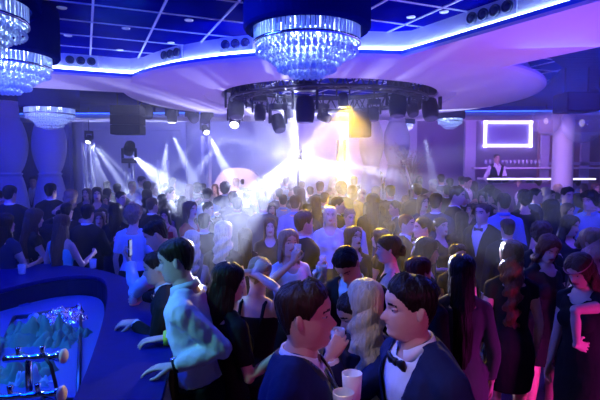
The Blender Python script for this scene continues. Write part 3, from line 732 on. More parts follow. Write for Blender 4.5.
heads = [(148, 108, 11.0, 1.0, 20, 30, 'leftmost dark lamp on the straight bar, beside the hanging speaker stack', 0),
    (172, 112, 11.0, 1, -10, 0, 'lamp on the straight bar throwing a white beam straight down', 1),
    (192, 113, 11.0, 1, 40, 50, 'tilted lamp on the straight bar over the curved booth', 0),
    (207, 113, 11.0, 1, -30, 40, 'tilted lamp on the straight bar, right of the one over the booth', 0),
    (236, 101, 9.0, 1.35, 10, 20, 'large lamp hanging at the left rim of the circular truss', 0),
    (235, 116, 9.6, 1, 0, 45, 'lamp aimed left below the left rim of the circular truss', 1),
    (260, 108, 9.2, 1, 0, 0, 'slim upright lamp second from the left under the circular truss', 0),
    (278, 118, 8.9, 1.1, 25, 30, 'lamp nodding right above the brightest flare', 0),
    (290, 108, 10.2, .9, -30, 0, 'small lamp behind the middle of the circular truss', 0),
    (305, 102, 8.2, 1.45, 0, 5, 'largest lamp in the middle of the circular truss, under the chandelier', 0),
    (323, 114, 10, .9, 60, 70, 'lamp lying almost level left of the yellow beam', 0),
    (343, 96, 8.5, .8, 0, 0, 'lamp throwing the yellow beam from the circular truss', 2),
    (374, 110, 9.6, .9, 0, 10, 'small lamp right of the hanging speaker under the circular truss', 0),
    (398, 98, 8.4, 1.35, -15, 15, 'large lamp at the right rim of the circular truss, left of its neighbour', 0),
    (412, 104, 9.2, 1.0, 10, 30, 'medium lamp between the two large ones at the right rim', 0),
    (430, 103, 8.8, 1.3, 0, 25, 'large lamp at the right end of the circular truss', 0),
    (129, 153, 12.4, 1.2, 180, 40, 'dark moving head standing on the short left truss tower', 3),
    (89, 137, 12.6, .7, 0, 40, 'small lamp on top of the leftmost truss tower with a fan of beams', 1),
    (298, 157, 12.6, .9, 0, 60, 'lamp at the centre of the brightest white flare', 1),
    (205, 127, 12.0, .8, 30, 50, 'small lamp throwing a beam right, above the curved booth', 1)]
for (px, py, d, sc, yaw, tilt, label, lit) in heads:
    r_ = proto if first else copy_tree(proto); first = False
    p = P(px, py, d); r_.location = (p.x, p.y, p.z + .22 * sc); r_.scale = (sc,) * 3; r_.rotation_euler = (0, 0, R(yaw)); tag(r_, label, 'stage lamp', 'stage lamps')
    if lit == 3: r_.rotation_euler = (R(180), 0, 0); r_.location = (p.x, p.y, p.z - .25)
    if lit != 3:
        top = r_.location.z + .1 * sc; rc = math.hypot(p.x - CX, p.y - CY); tz = 3.38 if 1.38 < rc < 1.75 else (ZS if rc > 1.9 and rc < 3.3 else ZG - .005)
        if px == 298: MB().tube([(0, -.0, -.1), (0, .14, -.1), (0, .14, -(r_.location.z - .03) / sc)], .025, 8).build('stand_pole', M_BLK2, r_)
        elif tz - top > .02: MB().tube([(0, 0, .08), (0, 0, (tz - r_.location.z) / sc)], .016, 8).build('hanging_pole', M_BLK2, r_)
    for ch in r_.children:
        if ch.name.startswith('head'):
            ch.rotation_euler = (R(-tilt), 0, 0)
            if lit: set_mat(ch.children[0], 0, M_HOTY if lit == 2 else M_HOT)
# hanging loudspeakers
def line_array(px, x0, x1, y0, y1, d, n, label, tilt=0):
    a, b_ = P(x0, y0, d), P(x1, y1, d); W = b_.x - a.x; H = a.z - b_.z; e = empty('hanging_loudspeaker', ((a.x + b_.x) / 2, d, a.z), 0, label, 'loudspeaker')
    h = H / n
    for i in range(n):
        m = MB().box((0, 0, -h * (i + .5)), (W, .4, h * .94)); c = m.build('cabinet', M_BLK, e, bevel=.015)
        g = MB().box((0, -.205, -h * (i + .5)), (W * .9, .012, h * .8)).build('grille', mat('speaker_grille', (.008, .008, .012), .7, bump=(1, .01), nscale=(120, 120, 120)), c)
    for s_ in (-1, 1): MB().tube([(s_ * W * .35, 0, 0), (s_ * W * .35, 0, max(.05, ZG - a.z))], .012, 6).build('hanging_bracket', M_BLK2, e)
    e.rotation_euler = (R(tilt), 0, 0)
line_array(0, 113, 143, 106, 135, 10.2, 3, 'black speaker stack hanging under the soffit at left')
line_array(0, 350, 370, 110, 138, 10.6, 1, 'dark speaker box hanging right of the yellow beam')
line_array(0, 560, 592, 93, 113, 7.0, 1, 'wide black loudspeaker hanging over the right side of the crowd')

# curved booth on the stage, with its backdrop
a, b_ = P(206, 168, 13.2), P(272, 200, 13.2); cxb = (a.x + b_.x) / 2; rb = (b_.x - a.x) / 2
e = empty('dj_booth', (cxb, 13.2, 0), 0, 'low curved white booth glowing pink at the middle of the stage', 'booth')
sh = [(-rb, 0)] + [(-rb + .0 + rb * 2 * i / 30, (a.z) * (1 - abs(i / 15 - 1) ** 3.2) ** .5) for i in range(1, 30)] + [(rb, 0)]
v = [(x, -.35 * math.cos(x / rb * 1.3) if yy == 0 else .3, z) for yy in (0, 1) for x, z in sh]; n_ = len(sh)
mb = MB(); mb.add(v, [tuple(range(n_)), tuple(range(n_, 2 * n_))[::-1]] + [(i, i + n_, (i + 1) % n_ + n_, (i + 1) % n_) for i in range(n_)])
mb.build('shell', mat('booth_lacquer', (.88, .8, .82), .4), e, smooth=False)

# screens
e = empty('light_panel', P(508, 134, 14.54), 0, 'rectangular panel with a glowing white border on the wall behind the bartender', 'light panel')
W = 48 * 14.54 / 500; H = 26 * 14.54 / 500
for (x, z, sx, sz) in ((0, H / 2 - .04, W, .08), (0, -H / 2 + .04, W, .08), (-W / 2 + .04, 0, .08, H), (W / 2 - .04, 0, .08, H)):
    MB().box((x, 0, z), (sx, .06, sz)).build('glowing_border', M_LED2, e)
MB().box((0, .03, 0), (W - .1, .03, H - .1)).build('centre_panel', mat('panel_face', (.5, .5, .9), .5), e)
# back bar
e = empty('back_bar', P(553, 180, 12.9), 0, 'purple back bar with a glowing white counter edge behind the round column', 'bar'); e.location.z = 0; bx = e.location
a = P(488, 179, 12.5); b_ = P(592, 175, 12.5)
MB().box(((a.x + b_.x) / 2 - bx.x, -.1, a.z / 2 - .06), (b_.x - a.x, .6, a.z - .1)).build('counter', mat('bar_front', (.15, .06, .2), .4), e, bevel=.01)
MB().box(((a.x + b_.x) / 2 - bx.x, -.12, a.z), (b_.x - a.x + .1, .7, .05)).build('countertop', M_WHITE, e, bevel=.01)
MB().box(((a.x + b_.x) / 2 - bx.x, -.48, a.z - .0), (b_.x - a.x + .1, .015, .035)).build('led_edge', M_LED2, e)
c = P(540, 168, 13.3); MB().box((c.x - bx.x, .6, c.z), (3.4, .3, .04)).build('bottle_shelf', M_WHITE, e)
gm_ = MB().lathe([(.03, 0), (.03, .006), (.006, .01), (.005, .09), (.03, .12), (.037, .17), (.034, .2), (.031, .2), (.034, .17), (.027, .122), (.0, .1)], 14)
M_GLS = mat('glass', (.9, .95, 1), .05, spec=1, alpha=.35)
gme = gm_.mesh('wine_glass', [M_GLS]); kk = 0
for i in range(14):
    px = 486 + i * 4.1
    o = bpy.data.objects.new('wine_glass', gme); C.objects.link(o); p = P(px, 168, 13.5); o.location = (p.x, 13.5, c.z + .02)
    tag(o, 'upturned clear glass in the row on the shelf behind the bartender', 'glass', 'glasses on the back shelf')
for px, py, rr, lb in ((546, 122, .30, 'clear glass globe lamp left of the round column'), (582, 124, .36, 'clear glass globe lamp right of the round column, under the loudspeaker')):
    e = empty('globe_lamp', P(px, py, 11.0 if px < 560 else 9.5), 0, lb, 'lamp', 'glass globe lamps')
    MB().ell((0, 0, 0), (rr,) * 3, seg=32, rings=20).build('globe', mat('clear_globe', (.8, .85, 1), .03, spec=1, alpha=.25, coat=1), e, smooth=True)
    MB().ell((0, 0, .02), (.05, .05, .07)).build('bulb', mat('bulb', (1, .9, .8), emit=(1, .85, .8), es=.3), e, smooth=True)
    MB().tube([(0, 0, rr - .02), (0, 0, ZG - e.location.z)], .01, 6).build('cord', M_BLK, e)

# blossom tree
def blossom_tree(px, d, label):
    p = P(px, 200, d); e = empty('blossom_tree', (p.x, d, 0), 0, label, 'tree'); top = P(px, 150, d).z
    MB().lathe([(.0, 0), (.16, 0), (.2, .3), (.15, .55), (.17, .6), (.15, .6), (.13, .5)], 20).build('pot', M_WHITE, e, smooth=True)
    tr = MB(); tr.tube([(0, 0, .4), (.02, 0, 1.2), (0, .01, 2.1)], [.03, .025, .02], 8); tips = []; r2 = random.Random(3)
    for i in range(26):
        a = r2.uniform(0, 2 * PI); L = r2.uniform(.35, .75); z = r2.uniform(1.7, 2.1); q = Vector((math.cos(a) * L * .62, math.sin(a) * L * .62, z + L * .95))
        mid = Vector((math.cos(a) * L * .2, math.sin(a) * L * .2, z + L * .5)); tr.tube([(0, 0, z), mid, q], [.012, .008, .004], 6); tips += [mid.lerp(q, t) for t in (.0, .3, .6, .8, 1)]
    tr.build('branches', mat('pale_branch', (.4, .3, .3), .7), e, smooth=True)
    bl = MB()
    for t in tips:
        for _ in range(5):
            c = t + Vector((r2.gauss(0, .06), r2.gauss(0, .06), r2.gauss(0, .06)))
            for k in range(4):
                a = k * PI / 2 + r2.random(); u = Vector((math.cos(a), math.sin(a), r2.uniform(-.6, .6))) * .025; vv = u.cross(Vector((0, 0, 1))).normalized() * .012
                bl.add([c, c + u * .6 + vv, c + u * 1.2, c + u * .6 - vv], [(0, 1, 2, 3)])
    o = bl.build('blossoms', mat('pink_blossom', (.6, .25, .4), .7), e); o['kind'] = 'stuff'
blossom_tree(411, 11.3, 'tall pink blossom tree in a pot right of the bulging columns')

# chandeliers
M_CRY = mat('crystal', (.85, .92, 1), .12, spec=1, coat=1); M_CRY2 = mat('crystal_prism', (.8, .88, 1), .1, spec=1, coat=1)
def add_trans(m, k=.5):
    nt = m.node_tree; b = nt.nodes['Principled BSDF']; out = [n for n in nt.nodes if n.type == 'OUTPUT_MATERIAL'][0]
    t = nt.nodes.new('ShaderNodeBsdfTranslucent'); t.inputs[0].default_value = (.85, .9, 1, 1); mx = nt.nodes.new('ShaderNodeMixShader'); mx.inputs[0].default_value = k
    nt.links.new(b.outputs[0], mx.inputs[1]); nt.links.new(t.outputs[0], mx.inputs[2]); nt.links.new(mx.outputs[0], out.inputs['Surface'])
add_trans(M_CRY, .55); add_trans(M_CRY2, .4)
M_DRUM = mat('dark_blue_drum', (.003, .006, .09), .8, spec=0); M_LAMP = mat('led_lamp', (.8, .9, 1), emit=(.6, .75, 1), es=12)
def drop_mb(r, h, seg=6):
    m = MB(); m.lathe([(0, 0), (r * .35, -.15 * h), (r, -.65 * h), (r * .6, -.92 * h), (0, -h)], seg); return m
def make_chandelier(full, tiny=False):
    e = empty('crystal_chandelier')     # origin on the ceiling
    m = MB().lathe([(.0, -.06), (.47, -.06), (.485, 0), (.485, -.44), (.47, -.46), (.425, -.46), (.42, -.44), (.42, -.08)], 56); m.build('drum', M_DRUM, e, smooth=False)
    MB().lathe([(.405, -.30), (.415, -.30), (.415, -.315), (.405, -.315), (.405, -.30)], 48).build('upper_ring', M_CHR, e, smooth=True)
    MB().lathe([(.40, -.545), (.412, -.545), (.412, -.565), (.40, -.565), (.40, -.545)], 48).build('lower_ring', M_CHR, e, smooth=True)
    # band of prisms around the rim
    pm = MB(); rr2 = random.Random(5)
    pr = MB().prism([(-.014, -.004), (-.006, -.009), (.006, -.009), (.014, -.004), (.010, .005), (-.010, .005)], -.235, 0)
    npz = 72
    if full:
        pme = pr.mesh('prism', [M_CRY2], False)
        for k in range(npz):
            a = 2 * PI * k / npz; o = bpy.data.objects.new('prism', pme); C.objects.link(o); o.parent = e; o.location = (.398 * math.cos(a), .398 * math.sin(a), -.32); o.rotation_euler = (0, 0, a + PI / 2 + rr2.uniform(-.3, .3))
    else:
        for k in range(npz): a = 2 * PI * k / npz; pm.join(pr, Matrix.Translation((.398 * math.cos(a), .398 * math.sin(a), -.32)) @ Matrix.Rotation(a + PI / 2 + rr2.uniform(-.3, .3), 4, 'Z'))
        pm.build('prism_band', M_CRY2, e)
    bd = MB(); oct_ = MB().ell((0, 0, 0), (.0125, .0125, .014), seg=6, rings=3); last = []
    tiers = [(.385, -.57, .035), (.345, -.575, .07), (.30, -.58, .11), (.255, -.585, .13), (.21, -.59, .155), (.165, -.595, .175), (.12, -.60, .19), (.075, -.60, .205), (.03, -.60, .215)]
    for ti, (r_, z_, L) in enumerate(tiers):
        n = max(5, int(2 * PI * r_ / .046))
        for k in range(n):
            a = 2 * PI * (k + .5 * (ti % 2)) / n; q = Vector((r_ * math.cos(a), r_ * math.sin(a), 0)); nb = max(1, int(L * .8 / .03))
            for j in range(nb): bd.join(oct_, Matrix.Translation(q + Vector((rr2.uniform(-.004, .004), rr2.uniform(-.004, .004), z_ - j * .03))) @ Matrix.Rotation(rr2.random() * 3, 4, 'Z'))
            last.append((q + Vector((0, 0, z_ - nb * .03 + .005)), .016 + .008 * (ti > 3)))
    bd_o = bd.build('crystal_beads', M_CRY, e); bd_o['kind'] = 'stuff'
    dm = drop_mb(.016, .042)
    if full:
        dme = dm.mesh('crystal_drop', [M_CRY], False); sel = last[-95:]; rest = last[:-95]
        for q, r_ in sel:
            o = bpy.data.objects.new('crystal_drop', dme); C.objects.link(o); o.parent = e; o.location = q; o.scale = (r_ / .016,) * 3
    else: rest = last
    m = MB()
    for q, r_ in rest: m.join(dm, Matrix.Translation(q) @ Matrix.Scale(r_ / .016, 4))
    o = m.build('crystal_drops', M_CRY, e); o['kind'] = 'stuff'
    for k in range(6):
        a = k * PI / 3; o = MB().ell((0, 0, 0), (.025, .025, .03)).build('lamp', M_LAMP, e, smooth=True); o.location = (.2 * math.cos(a), .2 * math.sin(a), -.42)
    for k in range(3):
        l = bpy.data.lights.new('chandelier_light', 'POINT'); l.energy = 2.5 if tiny else 14; l.color = (.42, .62, 1); l.shadow_soft_size = .06
        o = bpy.data.objects.new('chandelier_light', l); C.objects.link(o); o.parent = e; a = k * 2.1; o.location = (.12 * math.cos(a), .12 * math.sin(a), -.50)
    return e
big = make_chandelier(True); big.location = (P(307, 40, 3.9).x, 3.9, ZG); tag(big, 'large crystal chandelier in the middle, under a dark blue drum', 'chandelier', 'crystal chandeliers')
sm = make_chandelier(False); ok1 = True
for (px, py, d, sc, lb) in [(-44, -4, 3.25, 1, 'crystal chandelier cut by the top left corner of the view'), (5, 68, 4.6, .95, 'crystal chandelier at left under a wide dark drum, above the bar'),
                        (50, 115, 8.4, .95, 'small distant crystal chandelier left of the hanging speaker stack'), (402, 127, 12.6, .66, 'tiny distant chandelier right of the dark speaker box'), (450, 122, 11.2, .66, 'small distant chandelier with a blue drum, left of the glowing panel')]:
    if px == 50: sm = make_chandelier(False, True); ok1 = True
    r_ = sm if ok1 else copy_tree(sm); ok1 = False
    p = P(px, py, d); r_.location = (p.x, p.y, p.z + .56 * sc); r_.scale = (sc,) * 3; tag(r_, lb, 'chandelier', 'crystal chandeliers')
    if r_.location.z < ZG - .05: 
        o = MB().tube([(0, 0, -.02), (0, 0, (ZG - r_.location.z) / sc)], .14, 16).build('mount', M_DRUM, r_)
    elif r_.location.z > ZG: r_.location.z = ZG

# ------------------------------------------------------------------ the curved bar
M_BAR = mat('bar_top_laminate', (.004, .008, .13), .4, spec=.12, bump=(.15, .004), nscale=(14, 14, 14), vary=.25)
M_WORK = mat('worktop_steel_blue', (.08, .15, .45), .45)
outer = [(-7.9, 5.9), (-4, 5.82), (-2.9, 5.72), (-2.3, 5.48), (-1.85, 5.1), (-1.5, 4.65), (-1.2, 4.15), (-.98, 3.7), (-.82, 3.2), (-.7, 2.6), (-.6, 1.9), (-.55, 1.2), (-.55, .4)]
inner = [(-7.9, 4.3), (-3.6, 4.05), (-3.1, 4.05), (-2.85, 4.2), (-2.7, 4.5), (-2.58, 4.85), (-2.35, 5.08), (-2.08, 5.05), (-1.88, 4.8), (-1.66, 4.25), (-1.44, 3.6), (-1.26, 3.0), (-1.12, 2.5), (-1.0, 1.9), (-.96, 1.2), (-.96, .4)]
def smooth_path(p, n=4):
    for _ in range(2):
        q = [p[0]]
        for a, b_ in zip(p, p[1:]): q += [(a[0] * .75 + b_[0] * .25, a[1] * .75 + b_[1] * .25), (a[0] * .25 + b_[0] * .75, a[1] * .25 + b_[1] * .75)]
        p = q + [p[-1]]
    return p
outer, inner = smooth_path(outer), smooth_path(inner)
e = empty('bar_counter', (-3, 5, 0), 0, 'long curved dark glossy bar counter at lower left', 'bar')
sh_ = Matrix.Translation((3, -5, 0))
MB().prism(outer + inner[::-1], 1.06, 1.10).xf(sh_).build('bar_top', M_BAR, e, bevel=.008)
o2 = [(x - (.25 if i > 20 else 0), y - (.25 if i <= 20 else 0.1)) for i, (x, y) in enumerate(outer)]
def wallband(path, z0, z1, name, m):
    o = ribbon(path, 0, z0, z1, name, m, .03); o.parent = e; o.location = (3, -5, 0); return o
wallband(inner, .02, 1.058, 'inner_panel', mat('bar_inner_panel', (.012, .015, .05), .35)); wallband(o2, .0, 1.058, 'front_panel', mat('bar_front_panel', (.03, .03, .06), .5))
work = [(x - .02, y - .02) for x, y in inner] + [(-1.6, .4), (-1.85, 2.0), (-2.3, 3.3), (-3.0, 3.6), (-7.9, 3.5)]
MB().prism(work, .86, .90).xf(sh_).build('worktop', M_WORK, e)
# steel ice well set in the worktop
def PZ(px, py, z):
    v = (200 - py) / FPX; dy = math.cos(PITCH) + v * math.sin(PITCH); dz = -math.sin(PITCH) + v * math.cos(PITCH); k = (z - CAMZ) / dz
    return Vector(((px - 300) / FPX * k, dy * k, z))
q = [PZ(14, 317, .92), PZ(81, 307, .92), PZ(78, 400, .92), PZ(-20, 400, .92)]
e = empty('ice_well', (q[0] + q[1] + q[2] + q[3]) / 4, 0, 'steel ice well with crumpled bags behind the bar at lower left', 'sink'); oc = e.location.copy()
qq = [p - oc for p in q]; M_STL = mat('brushed_steel', (.12, .14, .18), .3, metal=.9, bump=(.3, .003), nscale=(80, 4, 4))
for i in range(4):
    a, b_ = qq[i], qq[(i + 1) % 4]; MB().tube([a, b_], .014, 8).build('rim', M_STL, e, smooth=True)
c4 = sum(qq, Vector()) / 4; inn = [c4 + (p - c4) * .97 for p in qq]; bt = [Vector((p.x, p.y, -.30)) for p in inn]
MB().add([*inn, *bt], [(4, 5, 6, 7)] + [(i, 4 + i, 4 + (i + 1) % 4, (i + 1) % 4) for i in range(4)]).build('basin', M_STL, e)
def at_w(px, py, z): return PZ(px, py, z)
r3 = random.Random(11)
def crumple(name, px, py, z, sx, sy, sz, m, label, cat, group=None, seed=0, amp=.35):
    mb = MB(); rs = random.Random(seed); n = 30; v = []; f = []
    for i in range(n + 1):
        for k in range(n + 1):
            x, y = i / n * 2 - 1, k / n * 2 - 1; h = abs(noise.noise(Vector((x * 2.2 + seed, y * 2.2, seed)))) * 1.6 + .5 * abs(noise.noise(Vector((x * 5, y * 5 + seed, 2))))
            edge_ = max(0, 1 - max(abs(x), abs(y)) ** 3); v.append((x * sx * (1 + .15 * noise.noise(Vector((y * 3, seed, 0)))), y * sy, sz * (h + .25) * edge_))
    for i in range(n):
        for k in range(n): a = i * (n + 1) + k; f.append((a, a + n + 1, a + n + 2, a + 1))
    mb.add(v, f); o = mb.build(name, m, smooth=True); o.location = PZ(px, py, z); o.rotation_euler = (0, 0, rs.uniform(-.6, .6)); s_ = o.modifiers.new('t', 'SOLIDIFY'); s_.thickness = .003
    return tag(o, label, cat, group)
M_PAP = mat('green_tinted_paper', (.14, .3, .25), .8); M_FOIL = mat('crumpled_foil', (.8, .85, .95), .15, metal=.9)
crumple('foil_sheet', 66, 320, .88, .18, .22, .09, M_FOIL, 'shiny crumpled foil at the top right of the ice well', 'foil', seed=2)
crumple('foil_sheet', 42, 321, .87, .2, .16, .06, mat('clear_bag', (.3, .4, .8), .1, spec=1), 'dark shiny bag left of the foil in the ice well', 'bag', seed=4)
crumple('paper_bag', 28, 345, .86, .24, .20, .16, M_PAP, 'crumpled green paper on the left of the ice well', 'paper', seed=5)
crumple('paper_bag', 52, 343, .86, .2, .2, .14, M_PAP, 'crumpled green paper in the middle of the ice well', 'paper', seed=6)
crumple('paper_bag', 20, 382, .86, .2, .16, .16, M_PAP, 'large crumpled green paper below the left chrome tap', 'paper', seed=7)
crumple('paper_bag', 70, 345, .86, .12, .22, .12, M_PAP, 'crumpled green paper against the right rim of the ice well', 'paper', seed=9)
crumple('paper_bag', 32, 390, .86, .14, .05, .12, mat('pale_cloth', (.45, .6, .8), .8), 'pale cloth between the two chrome taps', 'cloth', seed=12)
# chrome tap bars with ivory end discs
M_IV = mat('ivory_disc', (.9, .75, .45), .4); M_RUB = mat('black_rubber', (.02, .02, .02), .5)
def tap(px0, py0, px1, py1, d, label):
    a, b_ = P(px0, py0, d), P(px1, py1, d); e = empty('beer_tap', ((a.x + b_.x) / 2, d, .9), 0, label, 'tap', 'chrome taps behind the bar'); o_ = e.location
    t = (b_ - a).normalized(); L = (b_ - a).length; pts = [a - o_ + t * L * k / 12 for k in range(13)]
    MB().tube(pts, [.016, .02, .017, .017, .022, .017, .017, .024, .024, .018, .018, .026, .03], 16).build('pipe', M_CHR, e, smooth=True)
    MB().tube([b_ - o_, b_ - o_ + t * .012, b_ - o_ + t * .02], [.034, .037, .03], 24).build('end_disc', M_IV, e, smooth=True)
    for k in (3, 8): MB().tube([pts[k], pts[k] + Vector((0, 0, .02)), pts[k] + Vector((0, 0, .055))], [.012, .009, .014], 10).build('valve', M_CHR, e, smooth=True)
    z = pts[5].z; MB().tube([(pts[5].x, pts[5].y, z), (pts[5].x, pts[5].y, z * .5), (pts[5].x, pts[5].y, -.01)], [.016, .016, .03], 12).build('stand', M_CHR, e, smooth=True)
    MB().tube([pts[9] + Vector((0, -.02, 0)), pts[9] + Vector((.03, -.03, -.03)), pts[9] + Vector((.05, -.03, -.12)), pts[9] + Vector((.045, 0, -.2))], .009, 8).build('hose', M_RUB, e, smooth=True)
tap(4, 359, 62, 356, 2.45, 'upper chrome tap pipe with an ivory end disc, over the ice well')
tap(-6, 399, 60, 394, 2.2, 'lower chrome tap pipe with an ivory end disc, at the bottom edge')
# ------------------------------------------------------------------ haze in the hall, thick by the stage and thin over the near floor
def haze(name, y0, y1, dens, label):
    hz = bpy.data.materials.new(name); hz.use_nodes = True; nt = hz.node_tree; nt.nodes.clear()
    out = nt.nodes.new('ShaderNodeOutputMaterial'); vsn = nt.nodes.new('ShaderNodeVolumeScatter'); vsn.inputs['Color'].default_value = (1, 1, 1, 1)
    vsn.inputs['Density'].default_value = dens; vsn.inputs['Anisotropy'].default_value = .5
    nt.links.new(vsn.outputs[0], out.inputs['Volume'])
    o = MB().box((0, (y0 + y1) / 2, 1.75), (15.6, y1 - y0, 3.28)).build(name, hz); tag(o, label, 'haze', kind='stuff')
haze('stage_haze', 8.0, 14.45, .042, 'thick stage haze lit white by the lamp beams')
haze('floor_haze', 3.4, 7.995, .02, 'thin haze over the dance floor crossed by the long beams')
# ------------------------------------------------------------------ the crowd
HM = dict(m0={}, m1={'R': dict(wrist=(-.16, -.33, 1.22), curl=.9, pole=(-.3, .4, -1))}, m2={'L': dict(wrist=(.12, -.30, 1.12), curl=.6), 'R': dict(wrist=(-.14, -.3, 1.15), curl=.6)},
          m3={'L': dict(wrist=(.16, -.16, 1.52), curl=.7, pole=(.9, 0, -.6))})
KIND = {}
def template(fem, outfit, pose, hair, lean=0):
    key = (fem, outfit, pose, lean)
    if key not in KIND:
        yw = {'m0': 0, 'm1': 14, 'm2': -10, 'm3': -18}[pose]
        p = dict(fem=fem, outfit=outfit, hands=HM[pose], head=(yw, {'m0': 0, 'm1': 8, 'm2': -4, 'm3': 6}[pose], 0), hair=hair, vox=.015, lean=lean, seed=len(KIND) * 3.1, tie=True)
        r_, s = make_person(p); r_.location = (0, -40, 0); KIND[key] = (r_, s, [False])
    return KIND[key]
OUT = dict(S='suit', H='shirt', D='dress', L='sleeved', T='tee', K='tank')
COL = dict(n='navy', k='black', w='white', b='blue', p='pale', g='grey', r='red', t='teal', c='cream', u='plum', y='yellow')
HS = dict(s='short', q='quiff', c='curly', r='cropped', l='long', w='wavy', b='bun', u='updo', o='bob')
placed = []
def sep(px, py, d, dmin=.44):
    for _ in range(60):
        w_ = P(px, py, d)
        bad = [q for q in placed if math.hypot(q[0] - w_.x, q[1] - w_.y) < dmin]
        if not bad: break
        d += .08
    placed.append((w_.x, w_.y)); return d
CROWD = []
def G(txt):
    for ln in txt.strip().split('\n'):
        a, lab = ln.split('|'); f = a.split(); CROWD.append((float(f[0]), float(f[1]), float(f[2]), f[3], int(f[4]), lab.strip(), f[5] if len(f) > 5 else 'm0'))
